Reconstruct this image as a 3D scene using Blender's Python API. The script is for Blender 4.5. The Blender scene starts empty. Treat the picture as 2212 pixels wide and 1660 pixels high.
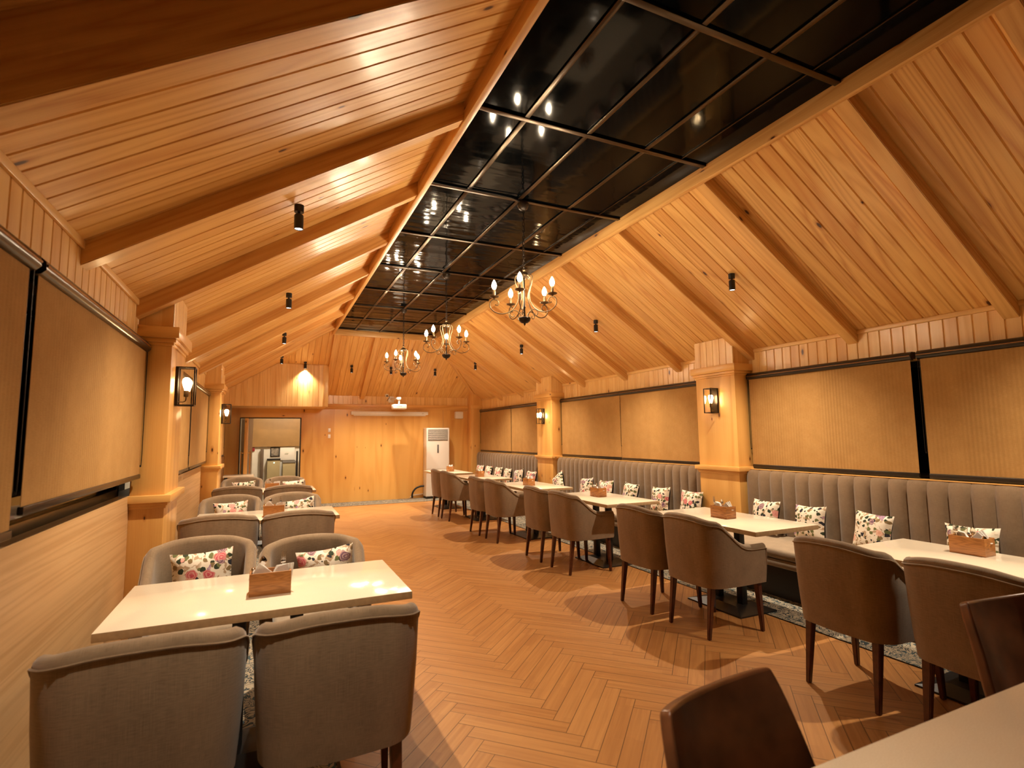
import bpy, bmesh, math, random
from mathutils import Vector, Matrix
random.seed(7)
PI = math.pi
sc = bpy.context.scene
COL = sc.collection

# ------------------------------------------------------------------ materials
def new_mat(name):
    m = bpy.data.materials.new(name); m.use_nodes = True
    nt = m.node_tree; nt.nodes.clear()
    out = nt.nodes.new('ShaderNodeOutputMaterial')
    return m, nt, out

class NB:
    """tiny node builder"""
    def __init__(s, nt): s.nt = nt
    def n(s, t, **kw):
        nd = s.nt.nodes.new(t)
        for k, v in kw.items(): setattr(nd, k, v)
        return nd
    def l(s, a, b): s.nt.links.new(a, b)
    def put(s, sock, v):
        if hasattr(v, 'links') or isinstance(v, bpy.types.NodeSocket): s.l(v, sock)
        else: sock.default_value = v
    def math(s, op, a, b=None, c=None, clamp=False):
        nd = s.n('ShaderNodeMath', operation=op, use_clamp=clamp)
        s.put(nd.inputs[0], a)
        if b is not None: s.put(nd.inputs[1], b)
        if c is not None: s.put(nd.inputs[2], c)
        return nd.outputs[0]
    def comb(s, x, y, z=0.0):
        nd = s.n('ShaderNodeCombineXYZ')
        for i, v in enumerate((x, y, z)): s.put(nd.inputs[i], v)
        return nd.outputs[0]
    def noise(s, vec, scale=1.0, detail=2.0, rough=0.5, dist=0.0):
        nd = s.n('ShaderNodeTexNoise')
        s.l(vec, nd.inputs['Vector']); nd.inputs['Scale'].default_value = scale
        nd.inputs['Detail'].default_value = detail; nd.inputs['Roughness'].default_value = rough
        nd.inputs['Distortion'].default_value = dist
        return nd
    def white(s, v, dim='1D'):
        nd = s.n('ShaderNodeTexWhiteNoise', noise_dimensions=dim)
        s.put(nd.inputs['W' if dim == '1D' else 'Vector'], v)
        return nd
    def mix(s, f, a, b, blend='MIX'):
        nd = s.n('ShaderNodeMix', data_type='RGBA', blend_type=blend)
        s.put(nd.inputs[0], f); s.put(nd.inputs[6], a); s.put(nd.inputs[7], b)
        return nd.outputs[2]
    def ramp(s, f, stops, interp='LINEAR'):
        nd = s.n('ShaderNodeValToRGB'); cr = nd.color_ramp; cr.interpolation = interp
        while len(cr.elements) < len(stops): cr.elements.new(0.5)
        for e, (p, c) in zip(cr.elements, stops): e.position = p; e.color = c
        s.l(f, nd.inputs[0]); return nd.outputs[0]
    def uv(s):
        t = s.n('ShaderNodeTexCoord'); sep = s.n('ShaderNodeSeparateXYZ')
        s.l(t.outputs['UV'], sep.inputs[0]); return sep.outputs[0], sep.outputs[1]
    def maprange(s, v, a, b, c, d):
        nd = s.n('ShaderNodeMapRange'); s.put(nd.inputs[0], v)
        for i, x in enumerate((a, b, c, d)): nd.inputs[i+1].default_value = x
        return nd.outputs[0]

def rgb(r, g, b): return (r, g, b, 1.0)

def principled(b, out, color, rough=0.5, metal=0.0, spec=0.5, coat=0.0, bump=None, bstr=0.1, bdist=0.01):
    p = b.n('ShaderNodeBsdfPrincipled')
    b.put(p.inputs['Base Color'], color); b.put(p.inputs['Roughness'], rough)
    p.inputs['Metallic'].default_value = metal
    p.inputs['Specular IOR Level'].default_value = spec
    p.inputs['Coat Weight'].default_value = coat
    if coat: p.inputs['Coat Roughness'].default_value = 0.18
    if bump is not None:
        bp = b.n('ShaderNodeBump'); bp.inputs['Strength'].default_value = bstr
        bp.inputs['Distance'].default_value = bdist
        b.put(bp.inputs['Height'], bump); b.l(bp.outputs[0], p.inputs['Normal'])
    b.l(p.outputs[0], out.inputs[0]); return p

def plain(name, c, rough=0.5, metal=0.0, spec=0.5, coat=0.0, nz=0.0, nscale=30.0):
    m, nt, out = new_mat(name); b = NB(nt)
    col = rgb(*c)
    if nz:
        tc = b.n('ShaderNodeTexCoord'); n = b.noise(tc.outputs['Object'], nscale, 3)
        col = b.mix(b.maprange(n.outputs[0], .3, .7, 0, 1), rgb(*[x*(1-nz) for x in c]), rgb(*[min(1, x*(1+nz)) for x in c]))
    principled(b, out, col, rough, metal, spec, coat)
    return m

def wood(name, light, dark, pitch=0.12, figure=9.0, stretch=0.30, tint=0.5, rough=0.36, knots=1.0, coat=0.16, coarse=5.0, deep=None):
    """boards: UV in metres, U along the grain, V across the boards"""
    m, nt, out = new_mat(name); b = NB(nt)
    u, v = b.uv()
    oi = b.n('ShaderNodeObjectInfo')
    off = b.math('MULTIPLY', oi.outputs['Random'], 37.0)
    bid = b.math('FLOOR', b.math('DIVIDE', v, pitch))
    bid = b.math('ADD', bid, b.math('MULTIPLY', off, 13.0))
    rn = b.white(bid)
    r1 = rn.outputs['Value']
    r2 = b.white(b.math('ADD', bid, 71.3)).outputs['Value']
    uu = b.math('ADD', u, b.math('MULTIPLY', r1, 41.0))
    vv = b.math('ADD', v, b.math('MULTIPLY', r2, 17.0))
    vec = b.comb(b.math('MULTIPLY', uu, stretch), b.math('MULTIPLY', vv, coarse), off)
    n1 = b.noise(vec, 1.0, 2.0, 0.45, 0.25).outputs[0]
    ring = b.math('PINGPONG', b.math('MULTIPLY', n1, figure), 0.5)
    ring = b.math('MULTIPLY', ring, 2.0)
    ring = b.math('POWER', ring, 1.35)
    fine = b.noise(b.comb(b.math('MULTIPLY', uu, 1.6), b.math('MULTIPLY', vv, 160.0), off), 1.0, 2.0).outputs[0]
    w = b.math('ADD', b.math('MULTIPLY', ring, 0.75), b.math('MULTIPLY', b.math('SUBTRACT', fine, 0.5), 0.7))
    w = b.math('MULTIPLY', w, b.maprange(r2, 0, 1, 0.5, 1.1), clamp=True)
    dk = deep or tuple(x*y for x, y in zip(dark, (0.78, 0.62, 0.48)))
    col = b.mix(w, rgb(*light), rgb(*dark))
    col = b.mix(b.math('MULTIPLY', b.math('POWER', r1, 2.2), tint), col, rgb(*dark))
    big = b.noise(b.comb(b.math('MULTIPLY', uu, 0.6), b.math('MULTIPLY', vv, 2.0), off), 1.0, 2.0).outputs[0]
    col = b.mix(b.maprange(big, 0.55, 0.8, 0.0, 0.45), col, rgb(*dk))
    if knots:
        kv = b.comb(b.math('MULTIPLY', uu, 2.0), b.math('MULTIPLY', vv, 5.0), 0.0)
        vo = b.n('ShaderNodeTexVoronoi', feature='F1', voronoi_dimensions='2D'); b.l(kv, vo.inputs['Vector']); vo.inputs['Scale'].default_value = 1.0
        sepc = b.n('ShaderNodeSeparateColor'); b.l(vo.outputs['Color'], sepc.inputs[0])
        gate = b.math('LESS_THAN', sepc.outputs[0], 0.16*knots)
        size = b.maprange(sepc.outputs[1], 0, 1, 0.02, 0.085)
        d = b.math('DIVIDE', vo.outputs['Distance'], size)
        k = b.math('MULTIPLY', b.maprange(d, 0.55, 1.0, 1.0, 0.0), gate, clamp=True)
        halo = b.math('MULTIPLY', b.maprange(d, 1.0, 2.2, 0.6, 0.0), gate, clamp=True)
        col = b.mix(halo, col, rgb(*dk))
        col = b.mix(k, col, rgb(0.06, 0.017, 0.006))
    principled(b, out, col, rough, 0, 0.5, coat, bump=w, bstr=0.04, bdist=0.002)
    return m

M = {}
PL, PD = (0.82, 0.51, 0.175), (0.55, 0.235, 0.052)
M['pine'] = wood('pine_boards', PL, PD, 0.118, tint=0.7, figure=14, coarse=4.2)
M['pine_lit'] = wood('lit_pine_boards', (0.84, 0.53, 0.185), (0.62, 0.29, 0.070), 0.118, tint=0.35, figure=12, coarse=4.5)  # same boards as pine; brighter light on left and end slopes put into colour
M['pine_wall'] = wood('pine_wall_boards', (0.86, 0.575, 0.23), (0.68, 0.36, 0.10), 0.10, figure=6, tint=0.5, knots=0.6)
M['pine_panel'] = wood('pine_wide_panels', (0.80, 0.46, 0.135), (0.66, 0.32, 0.075), 0.47, figure=4, tint=0.35, knots=1.3, coarse=2.2, rough=0.3)
M['pine_beam'] = wood('pine_beam', (0.80, 0.49, 0.175), (0.54, 0.23, 0.048), 0.9, figure=10, tint=0.2, knots=0.5, coarse=5.5)
M['pillar_pine'] = wood('pillar_pine', (0.80, 0.46, 0.140), (0.60, 0.275, 0.062), 0.9, figure=5, tint=0.2, knots=1.0, coarse=3.0)
M['oak'] = wood('oak_dado', (0.64, 0.40, 0.19), (0.48, 0.27, 0.11), 0.6, figure=6, stretch=0.22, tint=0.2, knots=0, coarse=12, rough=0.4, coat=0.1)
M['caddy'] = wood('caddy_wood', (0.50, 0.215, 0.060), (0.17, 0.052, 0.012), 3.0, figure=11, stretch=3.0, tint=0.1, knots=0, coarse=26, rough=0.4)
M['leg'] = plain('walnut_leg', (0.075, 0.018, 0.007), 0.3, coat=0.3, nz=0.3)
M['ply'] = plain('plywood', (0.27, 0.15, 0.05), 0.45, nz=0.12, nscale=3)

def floor_mat():
    m, nt, out = new_mat('herringbone_planks'); b = NB(nt)
    u, v = b.uv()                                   # plank u in 0..L, v = plankid*1 + 0..w
    W, L = 0.0955, 0.653
    pid = b.math('FLOOR', v); vv = b.math('SUBTRACT', v, pid)
    r1 = b.white(pid).outputs['Value']; r2 = b.white(b.math('ADD', pid, 0.5)).outputs['Value']
    # narrow staves within each plank
    st = b.math('FLOOR', b.math('DIVIDE', vv, W/2.0))
    sid = b.math('ADD', b.math('MULTIPLY', pid, 7.0), st)
    so = b.white(sid).outputs['Value']
    seg = b.math('FLOOR', b.math('ADD', b.math('DIVIDE', u, 0.34), so))
    sr = b.white(b.math('ADD', b.math('MULTIPLY', sid, 3.1), seg)).outputs['Value']
    uu = b.math('ADD', u, b.math('MULTIPLY', r1, 61.0)); v2 = b.math('ADD', vv, b.math('MULTIPLY', r2, 23.0))
    g = b.noise(b.comb(b.math('MULTIPLY', uu, 1.8), b.math('MULTIPLY', v2, 40.0)), 1.0, 3.0, 0.55, 0.4).outputs[0]
    col = b.mix(b.maprange(g, 0.3, 0.75, 0, 1), rgb(0.47, 0.225, 0.070), rgb(0.32, 0.130, 0.034))
    col = b.mix(b.math('MULTIPLY', b.math('POWER', sr, 2.0), 0.5), col, rgb(0.31, 0.125, 0.035))
    col = b.mix(b.math('MULTIPLY', r1, 0.3), col, rgb(0.54, 0.28, 0.10))
    e1 = b.math('MINIMUM', vv, b.math('SUBTRACT', W, vv))
    e2 = b.math('MINIMUM', u, b.math('SUBTRACT', L, u))
    e = b.math('MINIMUM', e1, e2)
    gap = b.maprange(e, 0.0008, 0.0028, 1.0, 0.0)
    col = b.mix(b.math('MULTIPLY', gap, 0.85), col, rgb(0.05, 0.018, 0.006))
    rough = b.math('ADD', 0.34, b.math('MULTIPLY', g, 0.12))
    principled(b, out, col, rough, 0, 0.45, bump=b.math('SUBTRACT', b.math('MULTIPLY', g, 0.15), gap), bstr=0.15, bdist=0.0015)
    return m
M['floor'] = floor_mat()

def fabric(name, c1, c2, scale=700.0, rough=0.9, sheen=0.25, stripes=0.0):
    m, nt, out = new_mat(name); b = NB(nt)
    tc = b.n('ShaderNodeTexCoord'); sep = b.n('ShaderNodeSeparateXYZ'); b.l(tc.outputs['UV'], sep.inputs[0])
    u, v = sep.outputs[0], sep.outputs[1]
    a = b.noise(b.comb(b.math('MULTIPLY', u, 30.0), b.math('MULTIPLY', v, scale)), 1.0, 2.0).outputs[0]
    c = b.noise(b.comb(b.math('MULTIPLY', u, scale), b.math('MULTIPLY', v, 30.0)), 1.0, 2.0).outputs[0]
    big = b.noise(tc.outputs['UV'], 9.0, 2.0).outputs[0]
    w = b.math('ADD', b.math('MULTIPLY', b.math('ADD', a, c), 0.5), b.math('MULTIPLY', b.math('SUBTRACT', big, 0.5), 0.4))
    f = b.maprange(w, 0.3, 0.7, 0, 1)
    col = b.mix(f, rgb(*c1), rgb(*c2))
    if stripes:
        s = b.math('SINE', b.math('MULTIPLY', v, 2*PI/stripes))
        s2 = b.noise(b.comb(0.0, b.math('MULTIPLY', v, 3.0)), 1.0, 1.0).outputs[0]
        k = b.math('MULTIPLY', b.maprange(s, -1, 1, 0, 1), b.maprange(s2, 0.42, 0.65, 0.05, 0.5))
        col = b.mix(k, col, rgb(*[x*0.72 for x in c1]))
    p = principled(b, out, col, rough, 0, 0.2, bump=w, bstr=0.25, bdist=0.0012)
    p.inputs['Sheen Weight'].default_value = sheen
    p.inputs['Sheen Roughness'].default_value = 0.5
    return m
M['linen'] = fabric('taupe_linen', (0.180, 0.121, 0.071), (0.30, 0.212, 0.131))
M['bench'] = fabric('banquette_fabric', (0.150, 0.093, 0.051), (0.225, 0.150, 0.088))
M['seat'] = fabric('seat_fabric', (0.30, 0.225, 0.150), (0.42, 0.325, 0.225))
M['blind'] = fabric('blind_weave', (0.37, 0.195, 0.060), (0.47, 0.265, 0.090), scale=420, rough=0.85, sheen=0.0, stripes=0.03)
M['black_cloth'] = plain('black_cloth', (0.008, 0.008, 0.010), 0.9)
M['leather'] = plain('brown_leather', (0.14, 0.052, 0.020), 0.36, coat=0.15, nz=0.5, nscale=7)
M['steel_black'] = plain('black_steel', (0.010, 0.010, 0.011), 0.35, metal=0.0, spec=0.5)
M['blind_metal'] = plain('blind_cassette', (0.012, 0.009, 0.007), 0.28, spec=0.5, coat=0.2)
M['rail'] = plain('dark_bronze_rail', (0.085, 0.062, 0.042), 0.28, metal=1.0)
M['bronze'] = plain('antique_brass', (0.17, 0.115, 0.065), 0.46, metal=1.0, nz=0.25, nscale=60)
M['iron'] = plain('dark_iron', (0.035, 0.026, 0.020), 0.38, metal=0.6, nz=0.3, nscale=60)
M['gold'] = plain('gold_handle', (0.75, 0.48, 0.18), 0.22, metal=1.0)
M['chrome'] = plain('cutlery_steel', (0.75, 0.72, 0.68), 0.14, metal=1.0)
M['white_plastic'] = plain('white_plastic', (0.80, 0.76, 0.70), 0.35)
M['ac_white'] = plain('appliance_white', (0.82, 0.77, 0.70), 0.3, coat=0.2)
M['grey'] = plain('grey_plastic', (0.16, 0.15, 0.14), 0.4)
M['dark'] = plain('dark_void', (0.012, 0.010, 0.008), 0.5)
M['rubber'] = plain('black_rubber', (0.010, 0.009, 0.009), 0.45)
M['paper'] = plain('napkin_paper', (0.86, 0.84, 0.80), 0.85, nz=0.04, nscale=200)
M['plaster'] = plain('white_plaster', (0.72, 0.68, 0.60), 0.8, nz=0.04, nscale=6)
M['cupboard'] = plain('olive_laminate', (0.36, 0.30, 0.17), 0.4)
M['post'] = plain('dark_post', (0.10, 0.065, 0.04), 0.5)
M['red'] = plain('red_enamel', (0.25, 0.015, 0.015), 0.4)
M['green_ink'] = plain('green_ink', (0.22, 0.28, 0.08), 0.6)
M['brown_ink'] = plain('brown_ink', (0.25, 0.12, 0.08), 0.6)
M['grey_tile'] = plain('grey_tile', (0.30, 0.27, 0.22), 0.35, nz=0.1, nscale=4)

def tabletop_mat():
    m, nt, out = new_mat('cream_tabletop'); b = NB(nt)
    tc = b.n('ShaderNodeTexCoord')
    n = b.noise(tc.outputs['Object'], 260.0, 2.0).outputs[0]
    n2 = b.noise(tc.outputs['Object'], 12.0, 2.0).outputs[0]
    f = b.math('ADD', b.maprange(n, 0.35, 0.65, 0, .7), b.math('MULTIPLY', n2, 0.3))
    col = b.mix(f, rgb(0.74, 0.63, 0.47), rgb(0.82, 0.72, 0.56))
    principled(b, out, col, 0.13, 0, 0.4)
    return m
M['top'] = tabletop_mat()
M['edge'] = plain('tan_shaded_edge', (0.46, 0.31, 0.165), 0.4, nz=0.1, nscale=40)  # tan edge wood; shade on the table sides is worked into the colour
def edge_band(o):
    o.data.materials.append(M['edge'])
    for p in o.data.polygons:
        if abs(p.normal.z) < 0.5: p.material_index = 1

def glass_thin(name, tint=(1, 1, 1)):
    m, nt, out = new_mat(name); b = NB(nt)
    t = b.n('ShaderNodeBsdfTransparent'); t.inputs[0].default_value = rgb(*tint)
    g = b.n('ShaderNodeBsdfGlossy'); g.inputs['Roughness'].default_value = 0.02
    f = b.n('ShaderNodeLayerWeight'); fr = b.math('ADD', b.math('MULTIPLY', b.math('POWER', f.outputs['Facing'], 5.0), 0.9), 0.045)
    mx = b.n('ShaderNodeMixShader'); b.l(fr, mx.inputs[0]); b.l(t.outputs[0], mx.inputs[1]); b.l(g.outputs[0], mx.inputs[2])
    b.l(mx.outputs[0], out.inputs[0]); return m
M['glass'] = glass_thin('clear_glass', (0.97, 0.97, 0.96))
M['tumbler'] = glass_thin('tumbler_glass', (0.92, 0.92, 0.90))
M['night_glass'] = plain('night_window_glass', (0.006, 0.007, 0.008), 0.05, spec=0.6)

def black_glass():
    m, nt, out = new_mat('black_ceiling_glass'); b = NB(nt)
    tc = b.n('ShaderNodeTexCoord'); sep = b.n('ShaderNodeSeparateXYZ'); b.l(tc.outputs['Object'], sep.inputs[0])
    n = b.noise(b.comb(b.math('MULTIPLY', sep.outputs[0], 1.1), b.math('MULTIPLY', sep.outputs[1], 4.5)), 1.0, 2.5, 0.5).outputs[0]
    amp = b.maprange(sep.outputs[1], 3.0, 7.0, 0.10, 1.6)
    principled(b, out, rgb(0.0012, 0.0020, 0.0028), 0.07, 0, 0.5, bump=b.math('MULTIPLY', n, amp), bstr=0.30, bdist=0.03).inputs['IOR'].default_value = 1.19
    return m
M['black_glass'] = black_glass()

def carpet():
    m, nt, out = new_mat('scroll_carpet'); b = NB(nt)
    u, v = b.uv()
    n = b.noise(b.comb(u, v), 10.0, 2.0, 0.6, 1.2).outputs[0]
    k = b.math('PINGPONG', b.math('MULTIPLY', n, 7.0), 0.5)
    k = b.maprange(k, 0.16, 0.26, 0, 1)
    n3 = b.noise(b.comb(u, v), 3.0, 2.0).outputs[0]
    dk = b.mix(b.maprange(n3, .4, .6, 0, 1), rgb(0.030, 0.040, 0.045), rgb(0.055, 0.085, 0.095))
    col = b.mix(k, dk, rgb(0.36, 0.30, 0.215))
    pile = b.noise(b.comb(u, v), 600.0, 2.0).outputs[0]
    principled(b, out, col, 0.95, 0, 0.1, bump=pile, bstr=0.5, bdist=0.003)
    return m
M['carpet'] = carpet()

def floral():
    m, nt, out = new_mat('floral_print'); b = NB(nt)
    u, v = b.uv()
    oi = b.n('ShaderNodeObjectInfo'); off = b.math('MULTIPLY', oi.outputs['Random'], 50.0)
    P0 = b.comb(b.math('ADD', u, off), v)
    wob = b.noise(P0, 22.0, 2.0)
    mixv = b.n('ShaderNodeVectorMath', operation='MULTIPLY_ADD')
    b.l(wob.outputs['Color'], mixv.inputs[0]); mixv.inputs[1].default_value = (0.035, 0.035, 0.0); b.l(P0, mixv.inputs[2])
    P = mixv.outputs[0]
    base = b.mix(b.noise(P0, 14.0, 2.0).outputs[0], rgb(0.80, 0.74, 0.64), rgb(0.70, 0.60, 0.46))
    # tan sprays
    t = b.noise(P, 26.0, 2.0, 0.6, 0.6).outputs[0]; tm = b.noise(P0, 8.0, 1.0).outputs[0]
    spray = b.math('MULTIPLY', b.maprange(t, 0.54, 0.58, 0, 1), b.maprange(tm, 0.40, 0.48, 0, 1))
    col = b.mix(b.math('MULTIPLY', spray, 0.8), base, rgb(0.34, 0.20, 0.09))
    # leaves
    vo = b.n('ShaderNodeTexVoronoi'); b.l(P, vo.inputs['Vector']); vo.inputs['Scale'].default_value = 30.0
    sp = b.n('ShaderNodeSeparateColor'); b.l(vo.outputs['Color'], sp.inputs[0])
    lm = b.math('MULTIPLY', b.math('LESS_THAN', vo.outputs['Distance'], 0.46), b.math('GREATER_THAN', sp.outputs[0], 0.30))
    lc = b.ramp(sp.outputs[1], [(0, rgb(0.035, 0.045, 0.025)), (0.35, rgb(0.14, 0.15, 0.06)), (0.65, rgb(0.03, 0.028, 0.035)), (0.85, rgb(0.22, 0.15, 0.07))], 'CONSTANT')
    col = b.mix(lm, col, lc)
    # roses
    v2 = b.n('ShaderNodeTexVoronoi'); b.l(P, v2.inputs['Vector']); v2.inputs['Scale'].default_value = 13.0
    s2 = b.n('ShaderNodeSeparateColor'); b.l(v2.outputs['Color'], s2.inputs[0])
    rm = b.math('MULTIPLY', b.math('LESS_THAN', v2.outputs['Distance'], 0.43), b.math('GREATER_THAN', s2.outputs[0], 0.34))
    rc = b.ramp(s2.outputs[1], [(0, rgb(0.50, 0.045, 0.08)), (0.25, rgb(0.62, 0.22, 0.20)), (0.5, rgb(0.20, 0.11, 0.27)), (0.66, rgb(0.66, 0.34, 0.24)), (0.86, rgb(0.10, 0.035, 0.09))], 'CONSTANT')
    pet = b.math('PINGPONG', b.math('MULTIPLY', b.math('ADD', v2.outputs['Distance'], b.math('MULTIPLY', t, 0.25)), 7.0), 0.5)
    rc = b.mix(b.math('MULTIPLY', pet, 1.1), rc, rgb(0.78, 0.55, 0.45))
    col = b.mix(rm, col, rc)
    weave = b.noise(P0, 500.0, 2.0).outputs[0]
    principled(b, out, col, 0.85, 0, 0.2, bump=weave, bstr=0.2, bdist=0.001)
    return m
M['floral'] = floral()

def emit(name, c, s):
    m, nt, out = new_mat(name); b = NB(nt)
    e = b.n('ShaderNodeEmission'); e.inputs[0].default_value = rgb(*c); e.inputs[1].default_value = s
    b.l(e.outputs[0], out.inputs[0]); return m
WARM = (1.0, 0.70, 0.40)
M['bulb'] = emit('candle_bulb_glow', (1.0, 0.79, 0.53), 470.0)
M['edison'] = emit('filament_bulb_glow', (1.0, 0.66, 0.32), 95.0)
M['lens'] = emit('spot_lens_glow', (1.0, 0.93, 0.86), 9.0)
M['knob_glow'] = emit('green_glow', (0.7, 1.0, 0.8), 3.0)
M['hall_fill'] = emit('hall_fill_glow', (1.0, 0.86, 0.66), 14.0)

def picture_mat():
    m, nt, out = new_mat('sepia_print'); b = NB(nt)
    tc = b.n('ShaderNodeTexCoord'); n = b.noise(tc.outputs['Object'], 7.0, 4.0, 0.6, 0.5).outputs[0]
    principled(b, out, b.mix(b.maprange(n, .35, .65, 0, 1), rgb(0.10, 0.085, 0.07), rgb(0.42, 0.36, 0.29)), 0.3)
    return m
M['picture'] = picture_mat()

# ------------------------------------------------------------------ mesh helpers
class MB:
    """collects geometry; every face carries UVs in metres (U along the grain)"""
    def __init__(s): s.bm = bmesh.new(); s.uv = s.bm.loops.layers.uv.new('UVMap')
    def _uvface(s, f, grain):
        n = f.normal
        ax = max(range(3), key=lambda i: abs(n[i]))
        rest = [i for i in range(3) if i != ax]
        gu = grain if grain in rest else rest[0]
        gv = [i for i in rest if i != gu][0]
        for lp in f.loops: lp[s.uv].uv = (lp.vert.co[gu], lp.vert.co[gv])
    def box(s, a, c, bevel=0.0, grain=2, seg=2, mat=None):
        x0, y0, z0 = a; x1, y1, z1 = c
        old = set(s.bm.faces) if bevel else None
        vs = [s.bm.verts.new(p) for p in ((x0,y0,z0),(x1,y0,z0),(x1,y1,z0),(x0,y1,z0),(x0,y0,z1),(x1,y0,z1),(x1,y1,z1),(x0,y1,z1))]
        fs = [s.bm.faces.new([vs[i] for i in q]) for q in ((3,2,1,0),(4,5,6,7),(0,1,5,4),(1,2,6,5),(2,3,7,6),(3,0,4,7))]
        if bevel:
            es = {e for f in fs for e in f.edges}
            bmesh.ops.bevel(s.bm, geom=list(es), offset=bevel, segments=seg, affect='EDGES', profile=0.5)
            fs = [f for f in s.bm.faces if f not in old]
        s.bm.normal_update()
        for f in fs: s._uvface(f, grain)
        if mat is not None:
            if callable(mat):
                vv = {v for f in fs for v in f.verts}
                for v in vv: v.co = mat(v.co)
            else:
                bmesh.ops.transform(s.bm, matrix=mat, verts=list({v for f in fs for v in f.verts}))
        return fs
    def prism(s, pts, axis, a, c, grain=2):
        """extrude 2D polygon pts along axis from a to c; pts in the two remaining axes in xyz order"""
        rest = [i for i in range(3) if i != axis]
        def P(p, t):
            q = [0, 0, 0]; q[rest[0]] = p[0]; q[rest[1]] = p[1]; q[axis] = t; return q
        A = [s.bm.verts.new(P(p, a)) for p in pts]; B = [s.bm.verts.new(P(p, c)) for p in pts]
        fs = [s.bm.faces.new(A[::-1]), s.bm.faces.new(B)]
        n = len(pts)
        for i in range(n): fs.append(s.bm.faces.new([A[i], A[(i+1) % n], B[(i+1) % n], B[i]]))
        bmesh.ops.recalc_face_normals(s.bm, faces=fs); s.bm.normal_update()
        for f in fs: s._uvface(f, grain)
        return fs
    def quad(s, p, uvs=None):
        f = s.bm.faces.new([s.bm.verts.new(q) for q in p])
        f.normal_update()
        if uvs:
            for lp, w in zip(f.loops, uvs): lp[s.uv].uv = w
        else: s._uvface(f, 2)
        return f
    def loft(s, rings, closed=True, cap0=False, cap1=False, uvf=None):
        """rings: lists of equal length; closed = ring closes on itself"""
        R = [[s.bm.verts.new(p) for p in r] for r in rings]
        n = len(R[0]); fs = []
        ul = [0.0]
        for i in range(len(rings)-1):
            ul.append(ul[-1] + (Vector(rings[i+1][0]) - Vector(rings[i][0])).length)
        vl = [0.0]
        for j in range(n):
            vl.append(vl[-1] + (Vector(rings[0][(j+1) % n]) - Vector(rings[0][j])).length)
        for i in range(len(R)-1):
            for j in range(n if closed else n-1):
                k = (j+1) % n
                try: f = s.bm.faces.new([R[i][j], R[i][k], R[i+1][k], R[i+1][j]])
                except ValueError: continue
                for lp, w in zip(f.loops, ((ul[i], vl[j]), (ul[i], vl[j+1]), (ul[i+1], vl[j+1]), (ul[i+1], vl[j]))): lp[s.uv].uv = w
                fs.append(f)
        for flag, ring in ((cap0, R[0][::-1]), (cap1, R[-1])):
            if flag:
                f = s.bm.faces.new(ring); f.normal_update(); s._uvface(f, 2); fs.append(f)
        return fs
    def tube(s, path, r, seg=8, cap=True, closed=False):
        P = [Vector(p) for p in path]; n = len(P); rings = []
        rr = r if isinstance(r, (list, tuple)) else [r]*n
        t0 = (P[1]-P[0]).normalized()
        ref = Vector((0, 0, 1)) if abs(t0.z) < 0.9 else Vector((1, 0, 0))
        nx = t0.cross(ref).normalized()
        for i in range(n):
            if closed: t = (P[(i+1) % n]-P[i-1]).normalized()
            else: t = (P[min(i+1, n-1)]-P[max(i-1, 0)]).normalized()
            nx = (nx - t*nx.dot(t)).normalized(); ny = t.cross(nx)
            rings.append([P[i] + (nx*math.cos(2*PI*j/seg) + ny*math.sin(2*PI*j/seg))*rr[i] for j in range(seg)])
        if closed: rings.append(rings[0])
        return s.loft(rings, True, cap and not closed, cap and not closed)
    def lathe(s, prof, seg=20, c=(0, 0, 0), cap0=True, cap1=True):
        rings = [[(c[0]+r*math.cos(2*PI*j/seg), c[1]+r*math.sin(2*PI*j/seg), c[2]+z) for j in range(seg)] for r, z in prof]
        return s.loft(rings, True, cap0, cap1)
    def clip(s, co, no):
        bmesh.ops.bisect_plane(s.bm, geom=s.bm.verts[:]+s.bm.edges[:]+s.bm.faces[:], plane_co=co, plane_no=no, clear_outer=True)
    def build(s, name, mats, parent=None, smooth=35, recalc=True):
        if recalc: bmesh.ops.recalc_face_normals(s.bm, faces=s.bm.faces[:])
        me = bpy.data.meshes.new(name); s.bm.to_mesh(me); s.bm.free()
        for m_ in (mats if isinstance(mats, (list, tuple)) else [mats]): me.materials.append(m_)
        if smooth:
            for p in me.polygons: p.use_smooth = True
            me.set_sharp_from_angle(angle=math.radians(smooth))
        o = bpy.data.objects.new(name, me); COL.objects.link(o)
        if parent is not None: o.parent = parent
        return o

def smooth_path(pts, n=6, closed=False):
    """Catmull-Rom"""
    P = [Vector(p) for p in pts]; out = []
    m = len(P)
    for i in range(m if closed else m-1):
        p0 = P[i-1] if (i > 0 or closed) else P[0]
        p1 = P[i]; p2 = P[(i+1) % m]; p3 = P[(i+2) % m] if (closed or i+2 < m) else P[-1]
        for k in range(n):
            t = k/n
            out.append(0.5*((2*p1)+(p2-p0)*t+(2*p0-5*p1+4*p2-p3)*t*t+(3*p1-p0-3*p2+p3)*t**3))
    if not closed: out.append(P[-1])
    return out

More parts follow.
